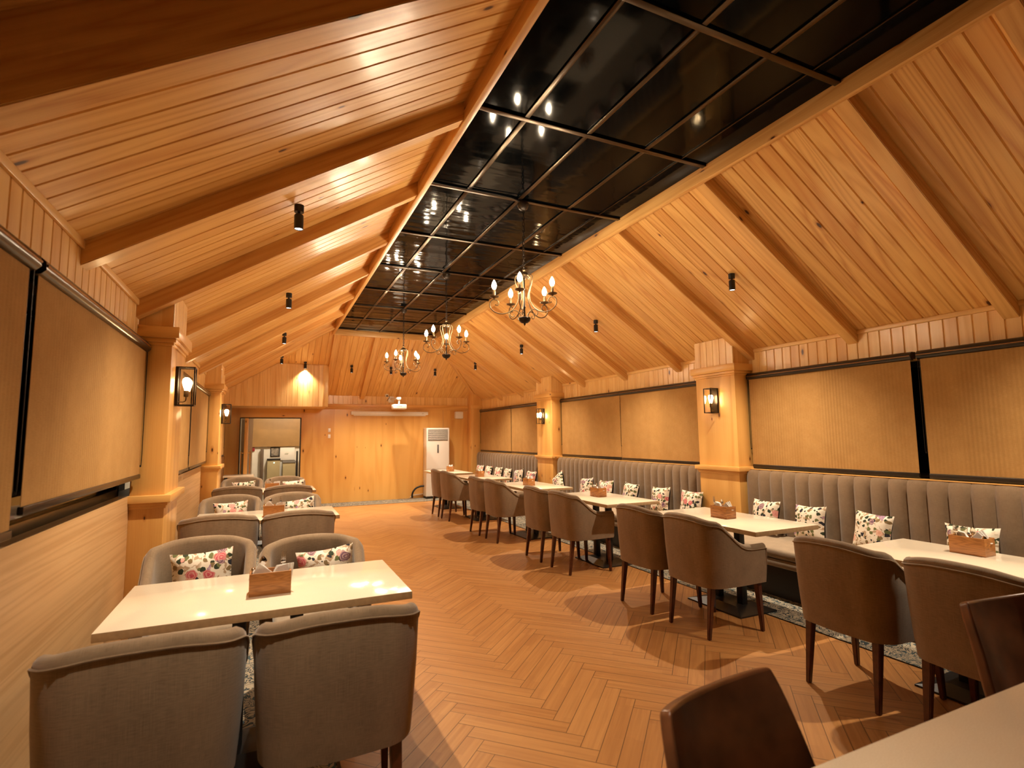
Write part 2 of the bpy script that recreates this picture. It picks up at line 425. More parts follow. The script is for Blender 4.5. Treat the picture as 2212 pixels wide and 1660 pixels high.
def tag(o, label, cat, group=None):
    o['label'] = label; o['category'] = cat
    if group: o['group'] = group
    return o
def thing(name, label, cat, loc=(0, 0, 0), rz=0.0, group=None):
    o = bpy.data.objects.new(name, None); COL.objects.link(o)
    o.empty_display_size = 0.1; o.location = loc; o.rotation_euler = (0, 0, rz)
    return tag(o, label, cat, group)
def structure(o, label=None):
    o['kind'] = 'structure'
    if label: o['label'] = label
    return o
def dup(root, loc, rz, label, group=None, rot=None):
    r = root.copy(); COL.objects.link(r); r.location = loc
    r.rotation_euler = rot if rot else (0, 0, rz)
    r['label'] = label
    if group: r['group'] = group
    for ch in list(root.children):
        c = ch.copy(); COL.objects.link(c); c.parent = r
        for g in ch.children:
            d = g.copy(); COL.objects.link(d); d.parent = c
    return r
def light(name, kind, loc, energy, color, parent=None, **kw):
    d = bpy.data.lights.new(name, kind); d.energy = energy; d.color = color
    for k, v in kw.items(): setattr(d, k, v)
    o = bpy.data.objects.new(name, d); COL.objects.link(o); o.location = loc
    if parent is not None: o.parent = parent
    return o

# ------------------------------------------------------------------ room numbers
XL, XR, YB, YF = -0.83, 5.0, 13.0, -3.6
ZWL, ZWR = 2.44, 2.445
ZC = 3.54                                   # underside of the ceiling fascia
TL, TR = 1.135, 3.115                       # fascia boards of the ceiling well
ZS = 3.655                                  # where the slopes meet the fascia
SL = (ZS-ZWL)/(TL-0.045-XL); SR = (ZS-ZWR)/(XR-TR-0.045)
YE = 10.82; ZH = 2.48; SH = (ZS-ZH)/(YB-YE-0.045)  # hip end
YBULK = 11.95
zl = lambda x: ZWL+SL*(x-XL)
zr = lambda x: ZWR+SR*(XR-x)
zh = lambda y: ZH+SH*(YB-y)
BAYS = [(-3.6, 4.34), (4.93, 8.58), (9.19, 12.70)]

# ---------------- floor
def floor():
    W, L = 0.0955, 0.653; r2 = math.sqrt(2)
    x0, x1, y0, y1 = 0.35, 3.80, YF, 12.22
    mb = MB(); pid = 0
    for n in range(-3, 6):
        for k in range(-80, 160):
            for (a, b_, la, lb, hor) in ((k*W+n*L, k*W-n*L, L, W, True), (k*W+L+n*L, (k+1)*W-L-n*L, W, L, False)):
                c = [(a, b_), (a+la, b_), (a+la, b_+lb), (a, b_+lb)]
                P = [((p-q)/r2+0.56, (p+q)/r2+0.105) for p, q in c]
                if max(p[0] for p in P) < x0 or min(p[0] for p in P) > x1 or max(p[1] for p in P) < y0 or min(p[1] for p in P) > y1: continue
                pid += 1
                uvs = [(0, 0), (L, 0), (L, W), (0, W)] if hor else [(0, W), (0, 0), (L, 0), (L, W)]
                mb.quad([(p[0], p[1], 0) for p in P], [(u, v+pid) for u, v in uvs])
    mb.clip((x0, 0, 0), (-1, 0, 0)); mb.clip((x1, 0, 0), (1, 0, 0)); mb.clip((0, y0, 0), (0, -1, 0)); mb.clip((0, y1, 0), (0, 1, 0))
    o = mb.build('floor', M['floor'], smooth=0)
    structure(o, 'honey brown herringbone parquet floor')
    # patterned carpet borders along the walls
    mb = MB()
    def strip(a, c): mb.quad([(a[0], a[1], 0.0), (c[0], a[1], 0.0), (c[0], c[1], 0.0), (a[0], c[1], 0.0)], [(a[0], a[1]), (c[0], a[1]), (c[0], c[1]), (a[0], c[1])])
    strip((XL, YF), (0.335, YB)); strip((3.815, YF), (XR, YB)); strip((0.335, 12.235), (3.815, YB))
    o = mb.build('floor_carpet', M['carpet'], smooth=0); structure(o, 'scroll patterned carpet border along the walls')
    mb = MB()
    mb.box((0.335, YF, -0.01), (0.35, 12.22, 0.004)); mb.box((3.80, YF, -0.01), (3.815, 12.22, 0.004)); mb.box((0.335, 12.22, -0.01), (3.815, 12.235, 0.004))
    structure(mb.build('trim_1', M['rail'], smooth=0), 'thin metal edging between parquet and carpet')
    mb = MB(); mb.box((-3, YF-0.3, -0.3), (6.0, 18.5, -0.012)); structure(mb.build('floor_slab', M['grey_tile'], smooth=0))
floor()

# ---------------- V-groove boards
def vboards(mb, o, eu, ev, nrm, ulen, vlen, pitch=0.118, g=0.007, d=0.009, v0=0.0):
    """boards running along eu (length ulen), repeated along ev; nrm points into the room"""
    o, eu, ev, nrm = Vector(o), Vector(eu).normalized(), Vector(ev).normalized(), Vector(nrm).normalized()
    v = -v0
    while v < vlen:
        a, c = max(v, 0), min(v+pitch, vlen)
        prof = [(a, -d if v >= 0 else 0), (a+g, 0), (c-g, 0), (c, -d)]
        if c-a > 2.5*g:
            for (p, q) in zip(prof, prof[1:]):
                mb.quad([o+ev*p[0]+nrm*p[1], o+ev*q[0]+nrm*q[1], o+ev*q[0]+nrm*q[1]+eu*ulen, o+ev*p[0]+nrm*p[1]+eu*ulen],
                        [(0, p[0]), (0, q[0]), (ulen, q[0]), (ulen, p[0])])
        v += pitch

# left slope
mb = MB()
eu = Vector((1, 0, SL)); ln = (TL-0.045-XL)*math.sqrt(1+SL*SL)
YN = 1.87
vboards(mb, (XL, YN, ZWL), eu, (0, 1, 0), (SL, 0, -1), ln+0.01, 12.98-YN)
vboards(mb, (XL, YF, ZWL+0.17), eu, (0, 1, 0), (SL, 0, -1), ln+0.01, YN-YF)
mb.box((XL-0.02, YF, ZWL-0.02), (XL, YN, ZWL+0.20), 0, 1)
hn = Vector((0, SH, 1)).normalized()
mb.clip((0, YB, ZH), hn)                         # stops where it meets the hip end
o = mb.build('ceiling_left', M['pine_lit'], smooth=0); structure(o, 'left slope of varnished pine boards')
# right slope
mb = MB()
vboards(mb, (XR, YF, ZWR), (-1, 0, SR), (0, 1, 0), (-SR, 0, -1), (XR-TR-0.045)*math.sqrt(1+SR*SR)+0.01, 13.08-YF)
mb.clip((0, YB, ZH), hn)
o = mb.build('ceiling_right', M['pine'], smooth=0); structure(o, 'right slope of varnished pine boards')
# hip end
mb = MB()
vboards(mb, (XL, YB, ZH), (0, -1, SH), (1, 0, 0), (0, -SH, -1), (YB-YE-0.045)*math.sqrt(1+SH*SH)+0.01, XR-XL)
mb.clip((XR, 0, ZWR), Vector((SR, 0, 1)).normalized()); mb.clip((XL, 0, ZWL), Vector((-SL, 0, 1)).normalized())
o = mb.build('ceiling_end', M['pine_lit'], smooth=0); structure(o, 'sloping pine end of the ceiling above the back wall')

# ceiling well: fascia, black glass, rails
mb = MB()
mb.box((TL-0.045, YF, ZC-0.015), (TL, YE, ZC+0.13), 0.003, 1); mb.box((TR, YF, ZC-0.015), (TR+0.045, YE, ZC+0.13), 0.003, 1)
mb.box((TL-0.045, YF, ZC+0.131), (TL, 1.9, ZC+0.34), 0, 1)
mb.box((TL-0.045, YE, ZC-0.015), (TR+0.045, YE+0.045, ZC+0.13), 0.003, 0)
structure(mb.build('trim_2', M['pine_beam']), 'pine fascia boards framing the black ceiling well')
ZG = 3.64
mb = MB(); mb.box((TL, YF, ZG), (TR, YE, ZG+0.02))
structure(mb.build('ceiling_glass', M['black_glass'], smooth=0), 'glossy black glass ceiling panels')
RY = [-2.55, -1.40, -0.27, 0.84, 1.93, 3.03, 4.17, 5.32, 6.48, 7.62, 8.66, 9.66, 10.70]
mb = MB()
for y in RY: mb.box((TL, y-0.02, ZG-0.016), (TR, y+0.02, ZG), 0.002, 0)
for i, (a, c) in enumerate(zip([YF]+RY, RY+[YE])):
    for x in (1.52, 2.01, 2.52): mb.box((x-0.018, a+0.02, ZG-0.012), (x+0.018, c-0.02, ZG-0.001), 0.002, 1)
    mb.box((2.86, a+0.02, ZG-0.010), (2.868, c-0.02, ZG-0.001), 0, 1)
structure(mb.build('ceiling_rails', M['rail'], smooth=30), 'dark metal rails dividing the black ceiling glass')

# rafters
BY = [0.74, 1.91, 3.09, 4.26, 5.43, 6.60, 7.80, 8.98, 10.24, 11.40]
def rafter(y, side, w=0.10, dpt=0.098, rise=0.0):
    mb = MB()
    x0, s = (XL, SL) if side < 0 else (XR, SR)
    ztop = (lambda x: zl(x)) if side < 0 else (lambda x: zr(x))
    xt = TL-0.045 if side < 0 else TR+0.045
    if y > YE - 0.1:                              # jack rafters stop at the hip
        zz = zh(y)-0.02
        xt = XL+(zz-ZWL)/SL if side < 0 else XR-(zz-ZWR)/SR
    d = dpt*math.sqrt(1+s*s)
    pts = [(x0, ztop(x0)+0.01+rise), (xt, ztop(xt)+0.01+rise), (xt, ztop(xt)-d), (x0, ztop(x0)-d)]
    fs = mb.prism(pts, 1, y, y+w, 0)
    for f in fs:
        for lp in f.loops:
            c = lp.vert.co; e = (c.x-x0)*math.sqrt(1+s*s)
            lp[mb.uv].uv = (e, c.y if abs(f.normal.y) < 0.5 else c.z-ztop(c.x))
    bmesh.ops.bevel(mb.bm, geom=[e for e in mb.bm.edges if abs((e.verts[0].co-e.verts[1].co).y) < 1e-5 and (e.verts[0].co-e.verts[1].co).length > .5], offset=0.004, segments=2, affect='EDGES')
    return structure(mb.build('ceiling_beam', M['pine_beam']))
for y in BY:
    if 1.0 < y < 11.0: rafter(1.82 if y < 2 else y-0.03 if y < 5 else y, -1, rise=0.19 if y < 2 else 0.0)
    rafter(y if y > 1 else 1.09, 1)
# hip rafters and end ribs
def rib(p0, p1, w=0.09, dpt=0.10, name='ceiling_beam'):
    p0, p1 = Vector(p0), Vector(p1); d = (p1-p0); L_ = d.length; d.normalize()
    sidev = d.cross(Vector((0, 0, 1))).normalized(); up = sidev.cross(d).normalized()
    mb = MB(); mb.box((0, -w/2, -dpt), (L_, w/2, 0.02), 0.004, 0)
    mat = Matrix((d, sidev, up)).transposed().to_4x4(); mat.translation = p0
    bmesh.ops.transform(mb.bm, matrix=mat, verts=mb.bm.verts[:])
    return structure(mb.build(name, M['pine_beam']))
rib((XR-0.02, 13.0, zh(13.0)-0.0), (TR+0.06, YE+0.06, ZS), 0.09, 0.06)
rib((1.20, YB-0.02, zh(YB)), (1.20, YE+0.05, ZS-0.01), 0.10, 0.07)
rib((2.02, YB-0.02, zh(YB)), (1.99, YE+0.05, ZS-0.01), 0.10, 0.09)
rib((2.93, YB-0.02, zh(YB)), (2.72, YE+0.05, ZS-0.01), 0.10, 0.03)

# ---------------- side walls
def side_wall(side):
    nm = 'left' if side < 0 else 'right'
    X = XL if side < 0 else XR; sg = 1 if side < 0 else -1   # sg: direction into the room
    out = X - sg*0.14
    zs = 1.127 if side < 0 else 1.10
    ztop = ZWL if side < 0 else ZWR
    mb = MB()
    xs = sorted((X, out))
    mb.box((xs[0], YF, 0), (xs[1], YB, zs), 0.0, 1)
    structure(mb.build('wall_'+nm, M['oak'], smooth=0), 'pale oak dado of the %s wall below the windows' % nm)
    mb = MB()
    vboards(mb, (X, YF, 2.10), (0, 0, 1), (0, 1, 0), (sg, 0, 0), ztop+0.03-2.10, YB-YF, pitch=0.10, g=0.007, d=0.007)
    mb.box((min(out, X-sg*0.008), YF, 2.10), (max(out, X-sg*0.008), YB, ztop+0.03), 0, 2)
    structure(mb.build('wall_'+nm+'_frieze', M['pine_wall'], smooth=0), 'pine board frieze above the %s windows' % nm)
    mb = MB(); a, c = sorted((X, X+sg*0.014)); mb.box((a, YF, ztop-0.035), (c, YB, ztop+0.005), 0.003, 1)
    structure(mb.build('trim_3' if side < 0 else 'trim_4', M['pine_wall']), 'pine cove along the %s wall top' % nm)
    for i, (y0, y1) in enumerate(BAYS):
        mb = MB(); a, c = sorted((X-sg*0.09, X-sg*0.10)); mb.box((a, y0, zs), (c, y1, 2.10))
        w = mb.build('window_%d' % (i+1 if side < 0 else i+4), M['night_glass'], smooth=0); structure(w, 'dark night window behind the blinds')
        mb = MB()
        a, c = sorted((X-sg*0.06, X-sg*0.11))
        for y in (y0, (y0+y1)/2-0.02, y1-0.04): mb.box((a, y, zs), (c, y+0.04, 2.10), 0.003)
        mb.box((a, y0, zs), (c, y1, zs+0.05), 0.003, 1); mb.box((a, y0, 2.05), (c, y1, 2.10), 0.003, 1)
        mb.build('window_frame', M['blind_metal'], w)
side_wall(-1); side_wall(1)

# ---------------- pillars
def moulding(mb, x0, x1, y0, y1, z, prof):
    """stacked courses round a pillar: (overhang, z0, z1)"""
    for ov, a, c in prof: mb.box((x0-ov, y0-ov, z+a), (x1+ov, y1+ov, z+c), 0.004, 1)
def pillar(side, y0, y1):
    X = XL if side < 0 else XR
    xf = X+0.20 if side < 0 else X-0.24
    x0, x1 = sorted((X-0.001*(-side), xf))
    mb = MB(); zz = zl if side < 0 else zr
    mb.box((x0, y0, 0), (x1, y1, 2.20), 0.004, 2)
    p = structure(mb.build('pillar', M['pillar_pine']), 'square pine pillar')
    mb = MB(); moulding(mb, x0, x1, y0, y1, 0, [(0.022, 1.055, 1.075), (0.042, 1.075, 1.125), (0.012, 1.035, 1.055)]); mb.build('moulding', M['pillar_pine'], p)
    mb = MB(); moulding(mb, x0, x1, y0, y1, 0, [(0.012, 2.155, 2.175), (0.026, 2.175, 2.205), (0.045, 2.205, 2.285)]); mb.build('moulding', M['pillar_pine'], p)
    # boarded block up to the slope
    mb = MB()
    bx = [x0, x1] if side < 0 else [x1, x0]
    fs = mb.prism([(x0, 2.285), (x1, 2.285), (x1, zz(x1)-0.002), (x0, zz(x0)-0.002)], 1, y0, y1, 2)
    sg = 1 if side < 0 else -1
    vboards(mb, (xf+sg*0.0065, y0, 2.285), (0, 0, 1), (0, 1, 0), (sg, 0, 0), zz(xf)-2.29, y1-y0, pitch=0.0985, g=0.006, d=0.005)
    mb.build('block', M['pine_wall'], p, smooth=0)
    return p
for y0, y1 in ((4.34, 4.93), (8.58, 9.19)):
    pillar(-1, y0, y1); pillar(1, y0, y1)
# corner pilaster at the far right
mb = MB(); mb.box((4.70, 12.72, 0), (5.0, 13.0, 2.60), 0.003, 2); p = structure(mb.build('pillar', M['pillar_pine']), 'pine corner pilaster')
mb = MB(); mb.box((4.685, 12.70, 2.20), (5.0, 12.72, 2.29), 0.004, 0); mb.build('moulding', M['pillar_pine'], p)

# ---------------- back wall, bulkhead and doorway
DX0, DX1, DZ = -0.55, 0.68, 1.955
mb = MB()
mb.box((DX1, YB, 0), (XR, YB+0.15, 2.62), 0, 2); mb.box((XL-0.2, YB, 0), (DX0, YB+0.15, 2.62), 0, 2); mb.box((DX0, YB, DZ), (DX1, YB+0.15, 2.62), 0, 0)
structure(mb.build('wall_back', M['pine_panel'], smooth=0), 'knotty pine panelled back wall')
mb = MB()
for x in (1.41, 1.90, 2.38, 2.86, 3.34): mb.box((x-0.003, YB-0.002, 0.02), (x+0.003, YB+0.001, 2.18))
mb.box((4.03, YB-0.012, 0), (4.06, YB, 2.29), 0.003)
for a, c in (((4.16, 1.935), (4.71, 1.942)),): mb.box((a[0], YB-0.003, a[1]), (c[0], YB+0.001, c[1]))
mb.box((4.155, YB-0.003, 0), (4.162, YB+0.001, 1.94)); mb.box((4.70, YB-0.003, 0), (4.707, YB+0.001, 1.94))
structure(mb.build('trim_5', M['pine_beam'], smooth=0), 'panel joints of the back wall')
mb = MB()
for ov, a, c in ((0.012, 2.16, 2.18), (0.026, 2.18, 2.21), (0.045, 2.21, 2.285)): mb.box((1.15, YB-ov, a), (4.70, YB, c), 0.003, 0)
structure(mb.build('trim_6', M['pillar_pine']), 'pine cornice along the back wall')
mb = MB(); vboards(mb, (1.15, YB-0.008, 2.285), (0, 0, 1), (1, 0, 0), (0, -1, 0), 0.26, 3.6, pitch=0.11, g=0.006, d=0.006)
structure(mb.build('wall_back_frieze', M['pine_wall'], smooth=0), 'short pine boards above the back cornice')
# bulkhead over the entrance
mb = MB()
xk = XL+(zh(YBULK)-ZWL)/SL
mb.prism([(XL, 2.16), (1.15, 2.16), (1.15, zh(YBULK)-.004), (xk, zh(YBULK)-.004), (XL, ZWL-.004)], 1, YBULK, YB-0.001, 2)
vboards(mb, (XL, YBULK-0.007, 2.16), (0, 0, 1), (1, 0, 0), (0, -1, 0), 0.90, 1.98, pitch=0.105, g=0.006, d=0.006)
mb.clip((XL, 0, ZWL-.004), Vector((-SL, 0, 1)).normalized()); mb.clip((0, 0, zh(YBULK)-.004), (0, 0, 1))
structure(mb.build('wall_bulkhead', M['pine_wall'], smooth=0), 'boarded bulkhead above the entrance')
mb = MB(); mb.box((xk+0.1, YBULK-0.012, zh(YBULK)-0.012), (1.15, YBULK, zh(YBULK)), 0.002, 0); mb.box((1.04, YBULK-0.016, 2.16), (1.15, YBULK-0.007, zh(YBULK)), 0.003, 2)
structure(mb.build('trim_7', M['pine_wall']), 'thin bead on top of the bulkhead')
# front wall behind the camera
mb = MB(); mb.box((XL-0.2, YF-0.12, 0), (XR+0.2, YF, 3.95), 0, 2); structure(mb.build('wall_front', plain('dark_front_wall', (0.05, 0.032, 0.02), 0.6), smooth=0))

# door
mb = MB()
for a, c in (((DX0-0.012, YB-0.006, 0), (DX0+0.004, YB+0.15, DZ)), ((DX1-0.012, YB-0.006, 0), (DX1+0.010, YB+0.15, DZ)), ((DX0-0.012, YB-0.006, DZ-0.012), (DX1+0.01, YB+0.15, DZ+0.006))): mb.box(a, c, 0.001)
dr = structure(mb.build('door_1', M['iron']), 'open doorway with dark metal reveal')
mb = MB(); mb.box((-0.455, YB-0.32, 0.02), (-0.385, YB+0.02, DZ-0.02), 0.008); mb.build('stile', M['pillar_pine'], dr)
mb = MB(); mb.box((-0.525, YB+0.05, 0.02), (-0.30, YB+0.062, DZ-0.02)); mb.build('pane', plain('frosted_glass', (0.50, 0.47, 0.40), 0.2), dr)
for sx in (-1, 1):
    mb = MB(); xc = -0.42+sx*0.088; y = YB-0.30
    mb.tube([(xc, y, 0.45), (xc, y, 1.235)], 0.011, 10)
    for z in (0.55, 1.195): mb.tube([(-0.42+sx*0.03, y, z), (xc, y, z)], 0.007, 8)
    mb.build('door_handle', M['gold'], dr)
# hall seen through the doorway
mb = MB(); mb.box((-2.6, 17.0, 0), (3.2, 17.15, 3.0)); mb.box((-2.75, YB+0.15, 0), (-2.6, 17.15, 3.0)); mb.box((3.2, YB+0.15, 0), (3.35, 17.15, 3.0))
structure(mb.build('wall_hall', M['plaster'], smooth=0), 'white plaster hall wall beyond the doorway')
mb = MB(); mb.box((-2.75, YB+0.15, 2.9), (3.35, 17.15, 3.0)); structure(mb.build('ceiling_hall', M['plaster'], smooth=0))
mb = MB(); mb.box((-0.55, 16.27, 1.27), (3.2, 17.0, 1.75)); mb.box((-0.55, 16.5, 1.75), (3.2, 17.0, 2.9))
structure(mb.build('wall_hall_soffit', M['ply'], smooth=0), 'brown plywood soffit in the hall')
mb = MB()
for (xa, xb) in ((-0.1, 0.20), (0.20, 0.22)): pass
mb.box((-0.55, 16.35, 0), (3.2, 17.0, 1.27)); structure(mb.build('wall_hall_lower', M['plaster'], smooth=0), 'white lower hall wall beyond the doorway')
def hall_thing(name, label, cat, a, c, mat, group=None, bevel=0.004):
    mb = MB(); mb.box(a, c, bevel); return tag(mb.build(name, mat), label, cat, group)
cb = thing('cupboard', 'olive hall cupboard with dark top, left of two seen through doorway', 'cupboard', (0.16, 16.3, 0))
mb = MB(); mb.box((-0.15, -0.2, 0), (0.17, 0.045, 0.90), 0.004); mb.build('body', M['cupboard'], cb)
mb = MB(); mb.box((-0.16, -0.22, 0.90), (0.18, 0.045, 0.94), 0.003); mb.build('top', M['steel_black'], cb)
mb = MB(); mb.lathe([(0.0, 0), (0.016, 0.002), (0.016, 0.01), (0, 0.012)], 12); k = mb.build('knob', M['knob_glow'], cb); k.location = (0.02, -0.21, 0.83); k.rotation_euler = (PI/2, 0, 0)  # knob drawn as a self-glowing pale green disc
cb2 = thing('cupboard', 'olive hall cupboard with grey top, right of two seen through doorway', 'cupboard', (0.55, 16.2, 0))
mb = MB(); mb.box((-0.15, -0.2, 0), (0.17, 0.145, 0.82), 0.004); mb.build('body', M['cupboard'], cb2)
mb = MB(); mb.box((-0.16, -0.22, 0.82), (0.18, 0.145, 0.87), 0.003); mb.build('top', M['grey'], cb2)
hall_thing('notice_board', 'white notice board with a tiny printed mark, seen through doorway', 'board', (0.33, 16.31, 0.885), (0.71, 16.35, 1.25), M['white_plastic'])
nb = bpy.data.objects['notice_board']
mb = MB(); mb.box((0.45, 16.306, 1.065), (0.50, 16.312, 1.073)); mb.box((0.50, 16.306, 1.062), (0.545, 16.312, 1.074)); mb.build('mark', M['green_ink'], nb)
mb = MB(); mb.box((0.45, 16.306, 1.04), (0.53, 16.312, 1.046)); mb.build('mark', M['brown_ink'], nb)
pf = thing('picture_frame', 'black framed sepia picture on the hall wall seen through doorway', 'picture', (0.20, 16.318, 0.995))
mb = MB()
for a, c in (((-0.12, 0, 0), (0.12, 0.03, 0.022)), ((-0.12, 0, 0.238), (0.12, 0.03, 0.26)), ((-0.12, 0, 0), (-0.098, 0.03, 0.26)), ((0.098, 0, 0), (0.12, 0.03, 0.26))): mb.box(a, c, 0.002)
mb.build('frame', M['steel_black'], pf)
mb = MB(); mb.box((-0.1, 0.012, 0.02), (0.1, 0.022, 0.24)); mb.build('print', M['picture'], pf)
hall_thing('fire_alarm', 'small dark red box high on the hall wall beyond the doorway', 'alarm', (-0.385, 16.31, 1.15), (-0.315, 16.35, 1.255), M['red'])
hall_thing('post', 'brown wooden post standing left of the hall picture', 'post', (-0.17, 16.20, 0), (-0.085, 16.29, 1.21), M['post'])
hall_thing('post', 'black post standing at the right edge of the doorway view', 'post', (0.735, 16.0, 0), (0.785, 16.06, 1.14), M['steel_black'])
mb = MB(); mb.lathe([(0.0, 0), (0.16, 0), (0.17, 0.03), (0.17, 0.05), (0, 0.05)], 24, (0.6, 14.6, 2.85)); tag(mb.build('hall_fill_lamp', M['hall_fill']), 'unseen round lamp added to light the hall beyond the doorway', 'lamp')  # lamp disc added out of sight to brighten the hall
light('hall_fill_light', 'POINT', (0.5, 14.6, 2.7), 230, (1.0, 0.84, 0.62), shadow_soft_size=0.15)  # added fill light for the hall, its source unseen

# ---------------- chairs
def chair_outline(n_arc=8):
    """half outline of the outer top edge, front tip to back centre, local: faces +X"""
    pts = []
    for i in range(9):
        t = i/8; x = 0.28-0.42*t; pts.append((x, 0.285+0.015*t))
    cx, cy, r = -0.14, 0.145, 0.155
    for i in range(1, n_arc+1):
        a = PI/2+PI/2*i/n_arc; pts.append((cx+r*math.cos(a)*1.0, cy+r*math.sin(a)))
    for i in range(1, 6): pts.append((-0.295-0.012*math.sin(PI/2*i/5), 0.145*(1-i/5)))
    return pts
def arm_h(x):
    t = min(max((0.075-x)/0.30, 0), 1); t = t*t*(3-2*t)
    return 0.655+0.205*t
def chair_path():
    half = chair_outline()
    left = [(x, y) for x, y in half]; right = [(x, -y) for x, y in half[::-1][1:]]
    path = left + right
    hs = []
    for x, y in path:
        h = arm_h(x)
        if x < -0.2: h = 0.850+0.034*(1-(abs(y)/0.27)**2.4)
        hs.append(h)
    # smooth the heights a little
    for _ in range(2): hs = [hs[0]]+[(hs[i-1]+2*hs[i]+hs[i+1])/4 for i in range(1, len(hs)-1)]+[hs[-1]]
    return path, hs
def make_chair():
    path, hs = chair_path(); n = len(path); T = 0.058
    nor = []
    for i in range(n):
        a = Vector(path[max(i-1, 0)]); c = Vector(path[min(i+1, n-1)]); t = (c-a).normalized()
        nor.append(Vector((t.y, -t.x)))
    # outward check: at first point (y>0) outward is +y
    if nor[0].y < 0: nor = [-v for v in nor]
    rings = []
    for (x, y), h, nv in zip(path, hs, nor):
        p = Vector((x, y)); ring = []
        def outp(z): return p - nv*(0.032*((h-z)/0.5)**1.6 if z < h else 0)
        for z in (0.365, 0.40, 0.50, 0.62 if h > 0.7 else 0.55, h-0.035):
            q = outp(z); ring.append((q.x, q.y, z))
        q0 = outp(h-0.035)
        for k in range(1, 6):
            a = PI*k/6; q = q0 - nv*(T/2*(1-math.cos(a))); ring.append((q.x, q.y, h-0.035+0.035*math.sin(a)))
        qi = q0-nv*T
        for z in (h-0.035, (h-0.035+0.44)/2, 0.44, 0.365):
            q = qi - nv*(0.012*(h-z)/0.4); ring.append((q.x, q.y, z))
        rings.append(ring)
    root = thing('tub_chair', '', 'chair')
    mb = MB(); mb.loft(rings, True, True, True)
    mb.build('shell', M['linen'], root, smooth=50)
    # seat cushion
    inner = []
    for (x, y), nv in zip(path, nor):
        q = Vector((x, y)) - nv*(T+0.02); inner.append((q.x, q.y))
    inner = [(x, y) for x, y in inner if x < 0.24]
    inner = [(0.262, inner[0][1])]+inner+[(0.262, inner[-1][1])]
    def ring(sc_, z, dx=0): return [(-0.02+(x+0.02)*sc_+dx, y*sc_, z) for x, y in inner]
    mb = MB(); mb.loft([ring(0.97, 0.35), ring(1.0, 0.37), ring(1.0, 0.435), ring(0.975, 0.458), ring(0.9, 0.468), ring(0.5, 0.478), ring(0.1, 0.48)], True, True, True)
    mb.build('seat', M['seat'], root, smooth=50)
    # piping along the outer top edge and down the arm fronts
    pp = [(x+nv.x*0.002, y+nv.y*0.002, h-0.035) for (x, y), h, nv in zip(path, hs, nor)]
    fr0 = [(path[0][0]+0.002, path[0][1]-0.02, 0.375), (path[0][0]+0.003, path[0][1]-0.006, 0.5)]
    fr1 = [(path[-1][0]+0.003, path[-1][1]+0.006, 0.5), (path[-1][0]+0.002, path[-1][1]+0.02, 0.375)]
    mb = MB(); mb.tube(fr0+pp+fr1, 0.0045, 6); mb.build('piping', M['linen'], root)
    for fx, fy, top in ((-0.215, 0.205, (-0.205, 0.20)), (-0.215, -0.205, (-0.205, -0.20)), (0.245, 0.245, (0.225, 0.235)), (0.245, -0.245, (0.225, -0.235))):
        if fx < 0: fx = -0.25
        mb = MB(); a, c = 0.013, 0.022
        r0 = [(fx+sx*a, fy+sy*a, 0.0) for sx, sy in ((-1, -1), (1, -1), (1, 1), (-1, 1))]
        r1 = [(top[0]+sx*c, top[1]+sy*c, 0.37) for sx, sy in ((-1, -1), (1, -1), (1, 1), (-1, 1))]
        mb.loft([r0, r1], True, True, True)
        bmesh.ops.bevel(mb.bm, geom=mb.bm.edges[:], offset=0.004, segments=2, affect='EDGES')
        mb.build('leg', M['leg'], root)
    return root
CH = make_chair(); first = [True]
def place_chair(x, y, rz, label, group):
    if first[0]:
        first[0] = False; CH.location = (x, y, 0); CH.rotation_euler = (0, 0, rz); CH['label'] = label; CH['group'] = group; return CH
    return dup(CH, (x, y, 0), rz, label, group)
RG = 'taupe tub chairs along the right-hand tables'; LG = 'taupe tub chairs in the left-hand row'
ords = ['nearest', 'second nearest', 'third', 'fourth', 'fifth']
RCH = [(1.45, 2.09), (3.26, 3.89), (5.26, 5.915), (7.19, 7.84), (9.36, 9.975)]
for i, (ya, yb) in enumerate(RCH):
    for k, y in enumerate((ya, yb)):
        place_chair(3.25+(0.0, -0.03, 0.0, -0.04, -0.05)[i]+random.uniform(-.01, .01), y, random.uniform(-.035, .035),
            'taupe tub chair at the %s table along the banquette, %s of its pair' % (ords[i], ('nearer' if k == 0 else 'farther')), RG)
LCH = [(2.335, 2.335, 1, 'nearest left table, back to the camera'), (3.70, 3.44, -1, 'nearest left table, facing the camera'),
       (5.30, 5.26, 1, 'second left table, back to the camera'), (6.48, 6.42, -1, 'second left table, facing the camera'),
       (8.23, 8.05, 1, 'farthest left table, back to the camera'), (9.48, 9.30, -1, 'farthest left table, facing the camera')]
for ya, yb, d, txt in LCH:
    for k, (x, y) in enumerate(((-0.345, ya), (0.278, yb))):
        place_chair(x, y, d*PI/2+random.uniform(-.02, .02), 'taupe tub chair at the %s, %s' % (txt, 'wall side' if k == 0 else 'aisle side'), LG)

